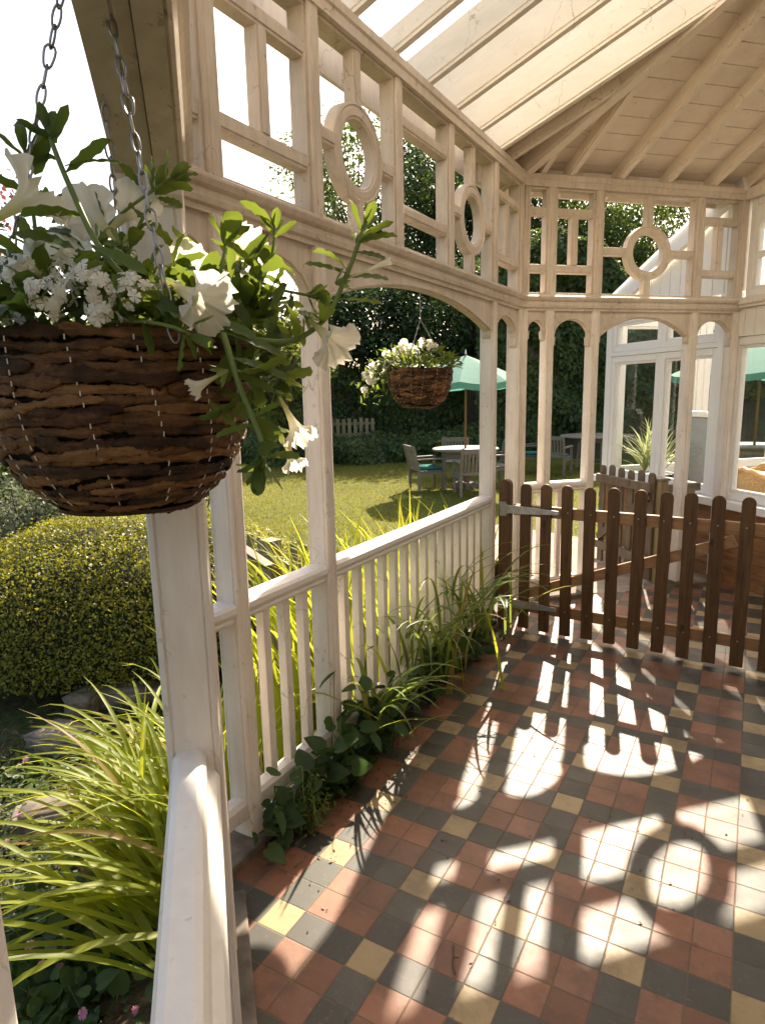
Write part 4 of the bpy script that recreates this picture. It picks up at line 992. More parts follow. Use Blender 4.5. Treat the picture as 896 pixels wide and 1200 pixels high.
weeds('ground_cover', 'small leaved green mat beside the left stepping stone', 'plant', [((-2.75, 1.45, -.70), .3, .35, .10, 1.), ((-3.3, 1.6, -.70), .3, .4, .10, .7)], .03, 'greyshrub', 1500, .7, .7)
weeds('ivy_patch', 'trailing dark ivy on the soil in front of the clipped hedge', 'plant', [((-3.6, 2.0, -.72), .5, .5, .08, 1.), ((-3.3, 2.9, -.70), .5, .4, .1, .6)], .045, 'ivy', 700, .6, .8)
pinkpos = [onz(82, 928, -.55), onz(22, 955, -.55), onz(8, 988, -.55), onz(70, 1012, -.5), onz(35, 1108, -.5), onz(70, 1135, -.5), onz(48, 1130, -.5), onz(97, 1188, -.45), onz(160, 1185, -.45), onz(30, 890, -.6)]
for i, p in enumerate(pinkpos):
    lab = ['pink flower above the leftmost stepping stone', 'pink flower at the left edge near the stone', 'pink flower at the left edge below the stone', 'small pink flower among the long lily tips', 'pink flower hanging beside the cream corner post', 'pink bud below the lily leaf tips', 'pink flower between two lily leaf tips', 'pale pink flower lowest beside the handrail', 'pale pink flower nearest the handrail foot', 'pink flower by the soil behind the stone'][i]
    r = thing('geranium_flower', (p.x, p.y, -.68), lab, 'flower', 'pink geranium flowers in the bed')
    rs = random.Random(300+i); mb = MB(); n_ = Vector((rs.gauss(0, .4), rs.gauss(0, .4), .5))-CF*.6; floret(mb, p, n_, .019, rs); floret(mb, p+Vector((.004, 0, .002)), n_+Vector((.2, .2, 0)), .014, rs); mb.build('petals', 'pink', r)
    mb = MB(); mb.tube(spline([(p.x+rs.gauss(0, .05), p.y+rs.gauss(0, .05), -.68), p+Vector((rs.gauss(0, .02), .01, -.1)), p], 8), .0015, 4); mb.build('stem', 'stem', r)
# stepping stones and rocks
def rock(c, sx, sy, sz, rz, label, seed):
    import bmesh
    bm = bmesh.new(); bmesh.ops.create_cube(bm, size=1.0); bmesh.ops.bevel(bm, geom=bm.edges[:], offset=.10, segments=2, affect='EDGES'); bmesh.ops.subdivide_edges(bm, edges=bm.edges[:], cuts=2, use_grid_fill=True)
    rs = random.Random(seed); cs, sn = math.cos(rz), math.sin(rz)
    for v in bm.verts:
        q = v.co; k = 1+.09*math.sin(q.x*7+seed)+.08*math.sin(q.y*6+seed*2)+.06*math.sin(q.z*9+q.x*5); x, y, z = q.x*sx*k, q.y*sy*k, q.z*sz*(1+.06*math.sin(q.x*5+q.y*7)); v.co = (x*cs-y*sn, x*sn+y*cs, z)
    me = bpy.data.meshes.new('stepping_stone'); bm.to_mesh(me); bm.free(); me.materials.append(M['stone']); me.shade_smooth()
    o = bpy.data.objects.new('stepping_stone', me); COL.objects.link(o); o.location = c; return tag(o, label, 'stone')
rock(onz(60, 955, -.64), .34, .22, .14, 1.0, 'flat pinkish stepping stone left of the lily leaves', 1)
rock(onz(75, 868, -.66), .42, .26, .14, .2, 'brown ledge stone in the shaded soil below the hedge', 2)
rock(onz(150, 812, -.66), .55, .30, .14, .5, 'grey slab stone behind the lily leaves by the white post', 3)
rock(onz(105, 820, -.66), .30, .24, .16, 1.9, 'rough stone between the hedge foot and the grey slab', 4)
# fallen twigs in the bed
rs = random.Random(77); mb = MB()
for i in range(60):
    p = Vector((rs.uniform(-4.2, -2.9), rs.uniform(2., 3.3), 0)); p.z = gz(p.x, p.y)+.02; d = Vector((rs.gauss(0, .12), rs.gauss(0, .12), rs.uniform(0, .07))); mb.tube([p, p+d*.5+Vector((0, 0, .02)), p+d], .003, 4)
tag(mb.build('fallen_twigs', 'trunk'), 'dry brown twigs scattered on the soil below the hedge', 'twigs', kind='stuff')
rs = random.Random(78); P = np.stack([RNG.uniform(-4.3, -2.6, 900), RNG.uniform(1.4, 3.4, 900)], 1); P = np.concatenate([P, np.array([[gz(x, y)+.012] for x, y in P])], 1)
V, Fq = leaf_cloud(P, np.tile([0, 0, 1.], (900, 1)), .04, .6, .35); M['dead'] = m_leaf('dead_leaves', (.06, .035, .015), (.20, .12, .05), .1, 9.)
tag(np_mesh('leaf_litter', V, Fq, 'dead'), 'brown leaf litter on the bed soil', 'leaf litter', kind='stuff')
# cream corner post outside on the left
np_ = Vector((-.678, .252, 0)); sp_ = thing('stair_post', (np_.x, np_.y, -.7), 'cream painted newel post at the bottom left outside the handrail', 'post')
mb = MB(); mb.frame(np_, (math.cos(.52), math.sin(.52), 0), (-math.sin(.52), math.cos(.52), 0), Z3, (-.05, -.05, -.72), (.05, .05, 1.16)); mb.build('post', 'paint', sp_, .008)
mb = MB(); mb.frame(np_, (math.cos(.52), math.sin(.52), 0), (-math.sin(.52), math.cos(.52), 0), Z3, (-.06, -.06, 1.162), (.06, .06, 1.20)); mb.build('cap', 'rail', sp_, .008)
# twig and crumbs on the tiles
tw = onz(530, 1128, .006); mb = MB(); mb.tube(spline([tw+Vector((-.02, .05, .002)), tw+Vector((-.005, .015, .006)), tw+Vector((.004, -.01, .004)), tw+Vector((.022, -.03, .002))], 12), [.0022]*13, 5); mb.tube([tw+Vector((-.002, .01, .006)), tw+Vector((.012, .016, .008))], .0015, 4)
tag(mb.build('twig', 'trunk'), 'small curled brown twig lying on the red tiles', 'twig')
rs = random.Random(5); P = []
for i in range(520):
    y = rs.uniform(1.4, 3.9); P.append((-1.30+abs(rs.gauss(0, .11)), y, .009))
for i in range(120): P.append((rs.uniform(-1.2, .3), rs.uniform(.8, 3.6), .006))
P = np.array(P); V, Fq = leaf_cloud(P, np.tile([0, 0, 1.], (len(P), 1)), .014, .5, .25); tag(np_mesh('floor_litter', V, Fq, 'dead'), 'crumbs of dry leaf scattered along the tile edge', 'leaf litter', kind='stuff')
#PART3
# ------------------------------------------------------------------ hedges, shrubs, trees
def hedge_dome(name, label, cat, c, rz, lx, ly, h, n, size, mat, sup=2.6, rough=.05, stems=True):
    root = thing(name, tuple(c), label, cat); c = np.array(c); cs, sn = math.cos(rz), math.sin(rz)
    th = RNG.random(n)*2*PI; ph = np.arccos(1-RNG.random(n)*1.0); u = np.stack([np.sin(ph)*np.cos(th), np.sin(ph)*np.sin(th), np.cos(ph)], 1)
    r = 1/(np.sum(np.abs(u)**sup, 1))**(1/sup); bump = 1+rough*(np.sin(u[:, 0]*9+u[:, 1]*5)+np.sin(u[:, 2]*11+u[:, 0]*7)+np.sin(u[:, 1]*13))*.5
    L = u*r[:, None]*bump[:, None]*np.array([lx, ly, h]); N = u/np.array([lx, ly, h]); N /= np.linalg.norm(N, axis=1)[:, None]
    L += N*RNG.normal(0, .03, (n, 1))+N*np.where(RNG.random((n, 1)) < .035, RNG.random((n, 1))*.10, 0)
    Rm = np.array([[cs, sn, 0], [-sn, cs, 0], [0, 0, 1]]); V, Fq = leaf_cloud(L@Rm+c, N@Rm, size, .6, .75)
    f = np_mesh('foliage', V, Fq, mat, root)
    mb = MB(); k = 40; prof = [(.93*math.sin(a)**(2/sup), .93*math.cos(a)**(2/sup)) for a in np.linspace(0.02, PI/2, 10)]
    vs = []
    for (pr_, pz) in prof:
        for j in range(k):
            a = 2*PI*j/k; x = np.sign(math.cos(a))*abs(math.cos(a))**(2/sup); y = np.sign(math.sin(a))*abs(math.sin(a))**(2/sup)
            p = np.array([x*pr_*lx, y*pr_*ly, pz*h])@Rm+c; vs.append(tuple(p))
    mb.add(vs, [(i*k+j, i*k+(j+1) % k, (i+1)*k+(j+1) % k, (i+1)*k+j) for i in range(len(prof)-1) for j in range(k)]); mb.build('inner_core', 'hedgecore', root, smooth=True)  # added dark shell inside the leaves, keeps the hedge from being see-through
    if stems:
        mb = MB()
        for i in range(40):
            a = random.random()*6.28; q = np.array([math.cos(a)*lx*.85, math.sin(a)*ly*.85, 0])@Rm+c; q2 = np.array([math.cos(a)*lx*.93, math.sin(a)*ly*.93, h*.25])@Rm+c; mb.tube([q-np.array([0, 0, .25]), q2], .010, 5)
        tag(mb.build('woody_stems', 'trunk', root), kind='stuff')
    return root
hc = Vector((-4.72, 3.74, -.55))
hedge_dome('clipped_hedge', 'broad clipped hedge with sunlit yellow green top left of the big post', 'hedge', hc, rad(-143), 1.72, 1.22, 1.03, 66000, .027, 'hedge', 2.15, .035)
def shrub(label, px, py, d, r, mat, n=2600, size=.05, flowers=None, name='shrub', zbase=None):
    c = at(px, py, d); zb = gz(c.x, c.y) if zbase is None else zbase; root = thing(name, (c.x, c.y, zb), label, 'shrub')
    P = []; N = []
    for k in range(14):
        v = RNG.normal(0, 1, 3); v /= np.linalg.norm(v); q = np.array(c)+v*r*.55*np.array([1, 1, .8]); m = n//14; w_ = RNG.normal(0, 1, (m, 3)); w_ /= np.linalg.norm(w_, axis=1)[:, None]
        P.append(q+w_*r*.5*RNG.random((m, 1))**.4); N.append(w_)
    P = np.concatenate(P); N = np.concatenate(N); P[:, 2] = np.maximum(P[:, 2], zb+.05); V, Fq = leaf_cloud(P, N, size, .6, .7); np_mesh('foliage', V, Fq, mat, root)
    mb = MB()
    for k in range(12): v = Vector(RNG.normal(0, 1, 3))*r*.5; v.z = abs(v.z); mb.tube([(c.x+v.x*.2, c.y+v.y*.2, zb-.1), ((c.x+v.x*.6), (c.y+v.y*.6), (zb+c.z)/2), c+v], [.02, .012, .005], 5)
    mb.build('stems', 'trunk', root)
    if flowers:
        for k in range(flowers[1]):
            v = Vector(RNG.normal(0, 1, 3)); v.normalize(); v = (v-CF*.7+Z3*.5).normalized(); mb = MB(); floret(mb, c+v*r*.95, v, flowers[2], random); mb.build('flower', flowers[0], root)
    return root
shrub('grey leaved shrub dotted with yellow flowers behind the clipped hedge', 35, 600, 7.6, .62, 'greyshrub', 3200, .055, ('yellowfl', 9, .045))
shrub('dark green shrub at the left edge behind the grey shrub', 0, 566, 9.5, .60, 'ivy', 2600, .07)
shrub('rounded green bush behind the clipped hedge near the post', 210, 560, 9.0, .7, 'ivy', 2600, .06)
def tree(label, px, d, top_py, base_r, mat, n=9000, size=.13, crown=(1., 1., 1.), low=.25, clumps=34, name='tree', sparse=1.0, trunk=.16):
    c0 = at(px, 470, d); zb = gz(c0.x, c0.y); top = at(px, top_py, d).z
    root = thing(name, (c0.x, c0.y, zb), label, 'tree'); H = top-zb; cz = zb+H*(low+(1-low)/2); rz = H*(1-low)/2
    tb = MB(); tp = Vector((c0.x, c0.y, zb-.2)); tt = Vector((c0.x+RNG.normal(0, .3), c0.y+RNG.normal(0, .3), zb+H*.8))
    tb.tube(spline([tp, tp.lerp(tt, .35)+Vector((.12, .05, 0)), tp.lerp(tt, .7)-Vector((.1, .1, 0)), tt], 12), [trunk*(1-.075*i) for i in range(13)], 8)
    P, N = [], []
    for k in range(clumps):
        v = RNG.normal(0, 1, 3); v /= np.linalg.norm(v); rr = RNG.random()**.45*.88
        q = np.array([c0.x, c0.y, cz])+v*rr*np.array([base_r*crown[0], base_r*crown[1], rz]); cr = base_r*RNG.uniform(.20, .38)
        m = int(n/clumps*RNG.uniform(.6, 1.4)); w_ = RNG.normal(0, 1, (m, 3)); w_ /= np.linalg.norm(w_, axis=1)[:, None]
        P.append(q+w_*cr*np.array([1.15, 1.15, .75])*RNG.random((m, 1))**.5); N.append(w_*.7+np.array([0, 0, .5]))
        a = tp.lerp(tt, min(.98, max(.25, (q[2]-zb)/H*.75))); b = Vector(q); tb.tube([a, a.lerp(b, .5)+Vector((0, 0, .12*base_r)), b], [trunk*.30, trunk*.18, .012], 5)
    tb.build('trunk', 'trunk', root, smooth=True)
    P = np.concatenate(P); N = np.concatenate(N); V, Fq = leaf_cloud(P, N, size, .62, .6); np_mesh('crown', V, Fq, mat, root)
    return root
T = [
 ('airy tree whose leafy crown shows through the first circle of the long wall', 425, 31, 140, 4.2, 'mid', 12000, .17, (1, 1, 1), .22, 44),
 ('broad dark tree behind the square panel of the long wall', 505, 33, 150, 5.2, 'dark', 20000, .18, (1, 1, 1), .12, 60),
 ('tall dark tree behind the second circle of the long wall', 575, 34, 165, 5.0, 'dark', 19000, .18, (1, 1, 1), .12, 58),
 ('dark tree filling the narrow corner panels', 640, 34, 175, 5.0, 'mid', 17000, .18, (1, 1, 1), .1, 54),
 ('sunlit green tree behind the end wall circle', 720, 34, 205, 5.0, 'mid', 17000, .18, (1, 1, 1), .1, 54),
 ('green tree behind the right panels of the end wall', 800, 35, 190, 5.0, 'mid', 15000, .19, (1, 1, 1), .1, 50),
 ('bright yellow green young tree seen between the hanging basket and the narrow arch', 335, 17, 342, 1.5, 'light', 6000, .10, (1, 1, 1), .15, 24),
 ('dark yew tree with low dense crown behind the picket fence', 405, 22, 300, 2.6, 'dark', 13000, .13, (1, 1, 1), .05, 40),
 ('dark yew tree filling the left of the long arch', 475, 21, 290, 2.8, 'dark', 15000, .13, (1, 1, 1), .03, 46),
 ('dark yew tree behind the green parasol', 550, 21, 280, 2.8, 'dark', 15000, .13, (1, 1, 1), .03, 46),
 ('dark tree low at the back of the lawn left of the fence', 330, 23, 395, 2.2, 'dark', 9000, .13, (1, 1, 1), .05, 34),
 ('sparse young tree showing only twigs above the first panel', 258, 18, 232, 1.3, 'light', 900, .10, (1, 1, 1), .4, 14),
]
for a in T: tree(*a)
# copper leaved branch tree at left edge
tree('copper leaved tree whose branches enter at the left edge against white sky', -62, 6.0, 110, .85, 'copper', 2600, .05, (1, 1, .8), .55, 26, trunk=.07)
# hedge banks behind the lawn
def bank(label, px0, px1, d0, d1, htop, n, size, mat, thick=1.2, seed=0, name='ivy_bank'):
    """long free-standing ivy-grown bank between two view points"""
    a = at(px0, 470, d0); b = at(px1, 470, d1); root = thing(name, (a.x, a.y, gz(a.x, a.y)), label, 'hedge'); t = Vector((b.x-a.x, b.y-a.y, 0)); L = t.length; t /= L; nrm = Vector((t.y, -t.x, 0))
    if nrm.dot(-CF) < 0: nrm = -nrm
    def top(s): return htop(s/L)+.10*htop(s/L)*(math.sin(s*1.7+seed)+.6*math.sin(s*4.1+seed*2))*.5
    P, N = [], []
    s = RNG.random(n)*L; q = RNG.random(n); hh = np.array([top(x) for x in s]); zz = np.minimum(1, q*1.35)*hh; on = q*1.35 > 1
    dep = np.where(on, RNG.random(n)*thick, 0)+.18*np.sin(s*2.3+zz*3.1+seed)+.12*np.sin(zz*5+s*5.3)+RNG.normal(0, .05, n)
    bx = a.x+t.x*s-nrm.x*dep; by = a.y+t.y*s-nrm.y*dep; bz = np.array([gz(x, y) for x, y in zip(bx, by)])
    P = np.stack([bx, by, bz+zz+RNG.normal(0, .04, n)], 1); N = np.where(on[:, None], np.array([[0, 0, 1.]]), np.array([[nrm.x, nrm.y, .5]]))
    V, Fq = leaf_cloud(P, N, size, .75, .6); np_mesh('foliage', V, Fq, mat, root)
    mb = MB(); k = 40
    for i in range(k):
        s0, s1 = L*i/k, L*(i+1)/k
        for (sa, sb) in ((s0, s1),):
            vs = []
            for x in (sa, sb):
                p = a+t*x; z0 = gz(p.x, p.y)-.3; h_ = top(x)*.93
                vs += [(p.x-nrm.x*.22, p.y-nrm.y*.22, z0), (p.x-nrm.x*.22, p.y-nrm.y*.22, z0+.3+h_), (p.x-nrm.x*thick, p.y-nrm.y*thick, z0+.3+h_), (p.x-nrm.x*thick, p.y-nrm.y*thick, z0)]
            mb.add(vs, [(0, 4, 5, 1), (1, 5, 6, 2), (2, 6, 7, 3)])
    mb.build('inner_core', 'trunk', root); return root  # added solid core so the bank is not see-through
bank('low ivy bank edging the back of the lawn in front of the pale fence', 225, 640, 16.2, 16.6, lambda f: .56+.08*math.sin(f*9), 20000, .10, 'ivy', 1.3, 1)
bank('ivy hedge of middle height behind the pale picket fence', 250, 640, 20.5, 20., lambda f: 1.75, 20000, .12, 'ivy', 1.5, 2)
bank('tall ivy covered hedge wall behind the second garden table', 560, 800, 18.0, 18.5, lambda f: 4.6+.8*math.sin(f*5), 34000, .13, 'ivy', 1.6, 3)
bank('far dark hedge closing the garden beyond the glazed room', 780, 1250, 20, 24, lambda f: 3.6+.5*math.sin(f*7), 18000, .15, 'light', 1.6, 4)
bank('long green boundary hedge at the far left of the garden', -520, 250, 21, 24, lambda f: 2.3+.4*math.sin(f*11), 16000, .14, 'mid', 1.6, 6)
for a in (('rounded tree standing behind the far left boundary hedge', -60, 30, 330, 2.6, 'mid', 7000, .16, (1, 1, 1), .15, 30), ('smaller tree at the far left end of the boundary hedge', -330, 30, 300, 2.8, 'dark', 7000, .16, (1, 1, 1), .15, 30)): tree(*a)
# ------------------------------------------------------------------ fences in the garden
pf = thing('picket_fence', tuple(at(410, 512, 18)), 'pale flat topped picket fence on the bank behind the lawn', 'fence')
a = at(372, 513, 18.2); b = at(440, 513, 18.6); t = (b-a); t.z = 0; L = t.length; t.normalize(); n_ = Vector((t.y, -t.x, 0)); zt = at(420, 490, 18.4).z; zb = at(420, 514, 18.4).z
k = int(L/.155)
for i in range(k):
    p = a+t*(L*(i+.5)/k); mb = MB(); mb.frame((p.x, p.y, 0), t, n_, Z3, (-.048, -.012, zb-.35), (.048, .012, zt+random.uniform(-.02, .02))); mb.build('picket', 'oldfence', pf)
for z in (zb+.12, zt-.15):
    mb = MB(); mb.bar((a.x-n_.x*.04, a.y-n_.y*.04, z), (b.x-n_.x*.04, b.y-n_.y*.04, z), .03, .08); mb.build('rail', 'oldfence', pf)
of = thing('short_fence', tuple(at(325, 660, 4.9)), 'low yellowish picket fence with square post seen through the short balustrade', 'fence')
a = at(288, 660, 5.2); b = at(372, 665, 4.6); t = (b-a); t.z = 0; L = t.length; t.normalize(); n_ = Vector((t.y, -t.x, 0))
for px, py in ((296, 624), (309, 628), (347, 634), (359, 637), (371, 638)):
    f = (px-288)/84; p = a.lerp(b, f); zt = at(px, py, 5.2-.6*f).z; mb = MB(); mb.frame((p.x, p.y, 0), t, n_, Z3, (-.034, -.01, -.5), (.034, .01, zt)); mb.build('picket', 'oldfence', of, .004)
p = a.lerp(b, .48); zt = at(328, 629, 4.9).z; mb = MB(); mb.frame((p.x, p.y, 0), t, n_, Z3, (-.062, -.0, -.6), (.062, .124, zt)); mb.build('post', 'oldfence', of, .012)
mb = MB(); mb.bar(a+Z3*.02, b+Z3*-.02, .03, .07); mb.build('rail', 'oldfence', of)
mb = MB(); mb.bar(at(284, 642, 4.7), at(316, 664, 4.5), .08, .025); mb.build('capping_board', 'gate2', of, .004)
# ------------------------------------------------------------------ garden furniture
def garden_chair(label):
    r = local('garden_chair', label, 'chair', 'weathered wooden garden chairs')
    w2, d2, sh, bh = .29, .27, .42, .92
    for sx in (-1, 1):
        mb = MB(); mb.bar((sx*w2, -d2, 0), (sx*w2, -d2, .64), .05, .05, (0, 1, 0)); mb.build('leg', 'greywood', r, .004)
        mb = MB(); mb.bar((sx*w2, d2, 0), (sx*w2, d2, .42), .05, .05, (0, 1, 0)); mb.bar((sx*w2, d2, .40), (sx*w2, d2+.12, bh), .05, .05, (0, 1, 0)); mb.build('leg', 'greywood', r, .004)
        mb = MB(); mb.bar((sx*w2, -d2-.05, .655), (sx*w2, d2+.05, .645), .07, .03); mb.build('armrest', 'greywood', r, .006)
        mb = MB(); mb.bar((sx*w2, -d2, .36), (sx*w2, d2, .36), .03, .06); mb.build('side_rail', 'greywood', r)
    mb = MB()
    for i in range(6): y = -d2-.01+i*.098; mb.frame((0, y, sh-.02), (1, 0, 0), (0, 1, 0), Z3, (-w2-.02, -.04, 0), (w2+.02, .04, .022))
    mb.build('seat', 'greywood', r, .004)
    mb = MB(); o = Vector((0, d2+.005, .44)); up = Vector((0, .12, bh-.40)).normalized()
    for i in range(7): x = -.22+i*.0733; mb.bar(o+Vector((x, 0, 0)), o+Vector((x, 0, 0))+up*.42, .045, .018, (0, 1, 0))
    mb.bar(o+Vector((-w2, 0, 0)), o+Vector((w2, 0, 0)), .03, .06); mb.bar(o+up*.44+Vector((-w2, 0, 0)), o+up*.44+Vector((w2, 0, 0)), .035, .09)
    mb.build('backrest', 'greywood', r, .004); return r
def cush(loc, rz, label):
    import bmesh
    bm = bmesh.new(); bmesh.ops.create_cube(bm, size=1.)
    bmesh.ops.scale(bm, vec=(.46, .44, .055), verts=bm.verts[:]); bmesh.ops.bevel(bm, geom=bm.edges[:], offset=.024, segments=3, affect='EDGES')
    me = bpy.data.meshes.new('seat_cushion'); bm.to_mesh(me); bm.free(); me.materials.append(M['cushion']); me.shade_smooth(); o = bpy.data.objects.new('seat_cushion', me); COL.objects.link(o); o.location = loc; o.rotation_euler = (0, 0, rz); tag(o, label, 'cushion', 'teal chair cushions')
def place(px, py, z=LAWNZ): p = onz(px, py, z); return p
gc = garden_chair('slatted wooden chair with its back to the veranda in front of the parasol table')
GZ = LAWNZ+.01
cA = at(553, 560, 11.3); cA.z = GZ
# chair faces local -Y; yaw so that -Y points at the table (away from us)
tblc = at(545, 520, 12.1); tblc.z = GZ
def face(p, q): return math.atan2(q.y-p.y, q.x-p.x)+PI/2
gc.scale = (.9, .9, .9); gc.location = cA; gc.rotation_euler = (0, 0, face(cA, tblc)+.12)
cB = at(500, 545, 12.0); cB.z = GZ; rB = face(cB, tblc)+.05; dup(gc, cB, rB, 'slatted wooden chair seen from its side left of the parasol table'); cush(cB+Vector((0, 0, .41)), rB, 'teal cushion on the chair left of the parasol table')
cC = at(534, 510, 13.3); cC.z = GZ; dup(gc, cC, face(cC, tblc)-.1, 'slatted wooden chair half hidden behind the parasol table')
cD = at(583, 520, 12.4); cD.z = GZ; dup(gc, cD, face(cD, tblc), 'slatted wooden chair at the right of the parasol table behind the post')
def table(label, c, R=.62, name='garden_table', sc=1.):
    r = thing(name, tuple(c), label, 'table', 'round garden tables'); c = Vector(c)
    mb = MB(); mb.lathe([(0.002, .70), (R-.02, .70), (R, .708), (R, .728), (R-.012, .738), (.03, .738), (.03, .70)], c, 48); mb.build('tabletop', 'greywood', r)
    for k in range(4):
        a = k*PI/2+.5; mb = MB(); mb.bar(c+Vector((math.cos(a)*.42, math.sin(a)*.42, 0)), c+Vector((math.cos(a)*.38, math.sin(a)*.38, .70)), .055, .055, (1, .3, 0)); mb.build('leg', 'greywood', r, .004)
    mb = MB(); mb.lathe([(.36, .60), (.44, .60), (.44, .69), (.36, .69)], c, 24); mb.build('apron', 'greywood', r); return r
table('round wooden garden table under the green parasol on the lawn', tblc)
def parasol(label, c, R, zr, zt, tiltv=0., k=8, rot=.3):
    r = thing('parasol', tuple(c), label, 'parasol', 'green garden parasols'); c = Vector(c)
    mb = MB(); mb.tube([c, c+Z3*(zt+.02)], .022, 8); mb.build('pole', 'pole', r, smooth=True)
    mb = MB(); mb.tube([c+Z3*(zt+.02), c+Z3*(zt+.10)], [.02, .008], 8); mb.build('finial', 'white', r)
    mb = MB(); vs = []; S = 6
    for i in range(S+1):
        f = i/S
        for j in range(k*4):
            a = rot+2*PI*j/(k*4); q = (j % 4)/4; sag = .05*math.sin(PI*q)*f*f; rr = R*f*(1-.045*math.sin(PI*q)); vs.append(c+Vector((math.cos(a)*rr, math.sin(a)*rr, zt-(zt-zr)*(f**1.06)-sag)))
    m = k*4
    mb.add(vs, [(i*m+j, i*m+(j+1) % m, (i+1)*m+(j+1) % m, (i+1)*m+j) for i in range(S) for j in range(m)])
    n0 = S*m; val = [v-Z3*.11 for v in vs[n0:n0+m]]; o2 = len(mb.v); mb.add(val, []); mb.f += [(n0+j, n0+(j+1) % m, o2+(j+1) % m, o2+j) for j in range(m)]
    mb.build('canopy', 'canvas', r, smooth=False)
    for j in range(k):
        a = rot+2*PI*j/k; mb = MB(); mb.tube([c+Z3*(zt-.03), c+Vector((math.cos(a)*R*.98, math.sin(a)*R*.98, zr-.01))], .008, 5); mb.build('rib', 'pole', r)
    mb = MB(); mb.lathe([(.02, .10), (.22, .10), (.25, .06), (.25, 0)], c, 20); mb.build('base', 'stone', r); return r
def canvas():
    k = NT('green_canvas'); P = k.pos(); n = k.noise(P, 3, 3); col = k.mix(n, c4(.17, .40, .31), c4(.21, .46, .36))
    return k.surf(k.n('ShaderNodeMixShader', {0: .4, 1: k.pr(col, .8), 2: k.n('ShaderNodeBsdfTranslucent', {'Color': c4(.16, .46, .35)}).outputs[0]}).outputs[0])
M['canvas'] = canvas()
zt = at(545, 417, 12.1).z-GZ; zr = at(600, 447, 12.1).z-GZ
parasol('green parasol with thin wooden pole over the lawn table behind the far basket', tblc, 1.10, zr, zt)
t2 = at(697, 545, 14.8); t2.z = GZ-.0
table('larger round pale table further back seen through the end wall arches', t2, .80)
cE = at(650, 548, 13.8); cE.z = GZ; rE = face(cE, t2)+.3; dup(gc, cE, rE, 'slatted wooden chair left of the second table seen through the medium arch'); cush(cE+Vector((0, 0, .41)), rE, 'teal cushion on the chair beside the second table')
cF = at(622, 545, 14.3); cF.z = GZ; rF = face(cF, t2)-.4; dup(gc, cF, rF, 'slatted wooden chair seen through the narrow end arch beside the second table'); cush(cF+Vector((0, 0, .41)), rF, 'teal cushion on the chair behind the narrow end arch')
t3 = at(885, 500, 11.5); t3.z = GZ
parasol('green parasol beyond the glazed room seen through its windows', t3, 1.45, 2.0, 2.6, rot=.1)
table('round garden table under the parasol beyond the glazed room', t3, .65)
# ------------------------------------------------------------------ inside the garden room
def wicker_chair(label):
    r = local('wicker_chair', label, 'chair', 'wicker chairs in the glazed room')
    mb = MB(); k = 26; vs = []; rows = 12
    for i in range(rows+1):
        f = i/rows
        for j in range(k+1):
            a = -.15*PI+(1.3*PI)*j/k; back = max(0, math.sin(a)); h = .40+(.22+.30*back)*f; rr = .30+.06*f; vs.append((rr*math.cos(a), rr*.92*math.sin(a), h+.012*math.sin(j*3.1+i*3.14)))
    fs = [(i*(k+1)+j, i*(k+1)+j+1, (i+1)*(k+1)+j+1, (i+1)*(k+1)+j) for i in range(rows) for j in range(k)]
    mb.add(vs, fs); s_ = mb.build('backrest', 'wicker', r); m = s_.modifiers.new('thick', 'SOLIDIFY'); m.thickness = .025
    mb = MB(); mb.tube([vs[rows*(k+1)+j] for j in range(k+1)], .022, 8); mb.build('rim', 'cane', r, smooth=True)
    mb = MB(); mb.lathe([(.002, .42), (.28, .42), (.31, .40), (.31, .34), (.28, .33)], (0, 0, 0), 28); mb.build('seat', 'wicker', r)
    for a in (.6, 2.5, 3.9, 5.5):
        mb = MB(); mb.tube([(.24*math.cos(a), .24*math.sin(a), .36), (.28*math.cos(a), .28*math.sin(a), 0)], .018, 7); mb.build('leg', 'cane', r, smooth=True)
    return r
FZ = .062
wc = wicker_chair('cane rimmed wicker chair nearest the window of the glazed room'); wc.location = F.p(.46, .62, FZ); wc.rotation_euler = (0, 0, rad(-60)); wc.scale = (.9, .9, .86)
dup(wc, F.p(.05, .55, FZ), rad(120), 'wicker tub chair right of the table inside the glazed room')
dup(wc, F.p(.35, 1.75, FZ), rad(20), 'wicker chair at the far side of the table inside the glazed room')
it = thing('side_table', tuple(F.p(.30, 1.05, FZ)), 'round cane table with white cups inside the glazed room', 'table'); c = F.p(.30, 1.05, FZ)
mb = MB(); mb.lathe([(.002, .66), (.40, .66), (.42, .67), (.42, .69), (.40, .70), (.002, .70)], c, 40); mb.build('tabletop', 'cane', it)
for k in range(3):
    a = k*2.1; mb = MB(); mb.tube([c+Vector((.25*math.cos(a), .25*math.sin(a), .66)), c+Vector((.30*math.cos(a), .30*math.sin(a), 0))], .02, 7); mb.build('leg', 'cane', it, smooth=True)
for i, (dx, dy, lab) in enumerate(((-.12, -.2, 'white cup nearest the window on the cane table'), (.05, -.12, 'white cup in the middle of the cane table'), (.2, .05, 'white cup furthest back on the cane table'))):
    o = c+Vector((dx, dy, .703)); r = thing('cup', tuple(o), lab, 'cup', 'white cups on the cane table'); mb = MB(); mb.lathe([(.002, .0), (.06, .004), (.07, .012), (.03, .012), (.036, .03), (.045, .075), (.041, .075), (.032, .03), (.002, .02)], o, 20); mb.build('bowl', 'white', r, smooth=True); mb = MB(); mb.tube(spline([o+Vector((.042, 0, .06)), o+Vector((.065, 0, .055)), o+Vector((.06, 0, .03)), o+Vector((.036, 0, .028))], 9), .005, 6); mb.build('handle', 'white', r)
ps = thing('plant_stand', tuple(F.p(1.33, .34, FZ)), 'small cane plant stand inside the left window', 'stand'); c = F.p(1.33, .34, FZ)
mb = MB(); mb.lathe([(.002, .44), (.20, .44), (.20, .47), (.002, .47)], c, 24); mb.build('top', 'cane', ps)
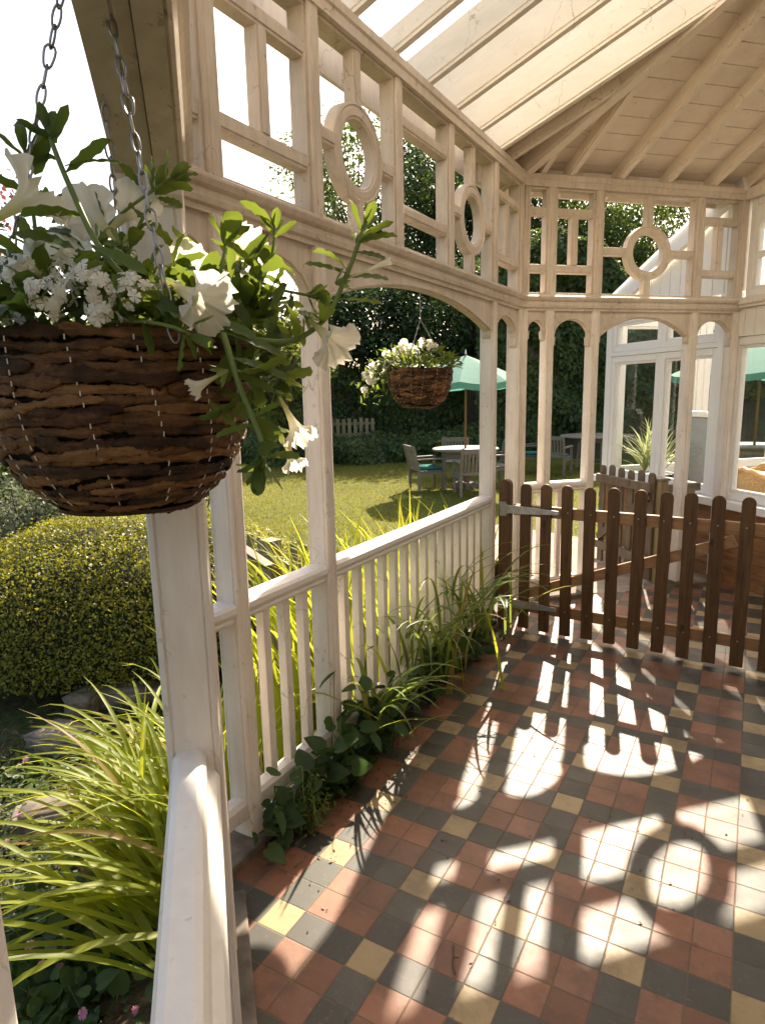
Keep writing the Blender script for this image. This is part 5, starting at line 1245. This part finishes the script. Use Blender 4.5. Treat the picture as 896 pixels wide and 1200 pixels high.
for k in range(3):
    a = k*2.1; mb = MB(); mb.tube([c+Vector((.14*math.cos(a), .14*math.sin(a), .44)), c+Vector((.17*math.cos(a), .17*math.sin(a), 0))], .016, 6); mb.build('leg', 'cane', ps)
pp = thing('potted_yucca', tuple(c+Z3*.472), 'spiky variegated yucca in a dark bowl inside the left window', 'potted plant'); c = c+Z3*.472
mb = MB(); mb.lathe([(.002, 0), (.13, 0), (.20, .10), (.215, .15), (.20, .15), (.19, .13), (.002, .13)], c, 32); mb.build('pot', 'potdark', pp, smooth=True)
vs, fs = [], []; rs = random.Random(31)
for (ox, oy, n) in ((-.07, .04, 46), (.08, -.03, 46), (.0, .06, 30)):
    for i in range(n): strap_leaf(vs, fs, c+Vector((ox, oy, .13+rs.random()*.10)), rs.random()*6.28, rs.uniform(.32, .56), rs.uniform(.5, 1.5), rs.uniform(.6, 2.6), rs.uniform(.014, .022), 8, 0)
mb = MB(); mb.add(vs, fs); M['yucca'] = m_leaf('yucca_leaves', (.20, .25, .09), (.55, .56, .30), .35, 20., .5, (.6, .65, .3)); mb.build('leaves', 'yucca', pp, smooth=True)
hb = thing('covered_chair', tuple(F.p(1.10, .62, FZ)), 'high backed chair with grey cover and white cap inside the glazed room', 'chair'); c = F.p(1.10, .62, FZ)
mb = MB(); mb.prism([(-.20, .55), (.20, .55), (.24, 1.05), (.22, 1.16), (-.22, 1.16), (-.24, 1.05)], c, F.t, Z3, F.n, -.03, .03); mb.build('backrest', 'greycloth', hb, .012)
mb = MB(); mb.prism([(-.23, 1.162), (.23, 1.162), (.16, 1.22), (-.16, 1.22)], c, F.t, Z3, F.n, -.04, .04); mb.build('cap', 'white', hb, .012)
mb = MB(); mb.frame(c, F.t, F.n, Z3, (-.21, .035, .42), (.21, .46, .50)); mb.build('seat', 'greycloth', hb, .015)
for sx in (-.18, .18):
    for sy in (0., .42): mb = MB(); mb.bar(c+F.t*sx+F.n*sy, c+F.t*sx+F.n*sy+Z3*(.55 if sy == 0 else .42), .04, .04, (1, 0, 0)); mb.build('leg', 'cane', hb, .004)
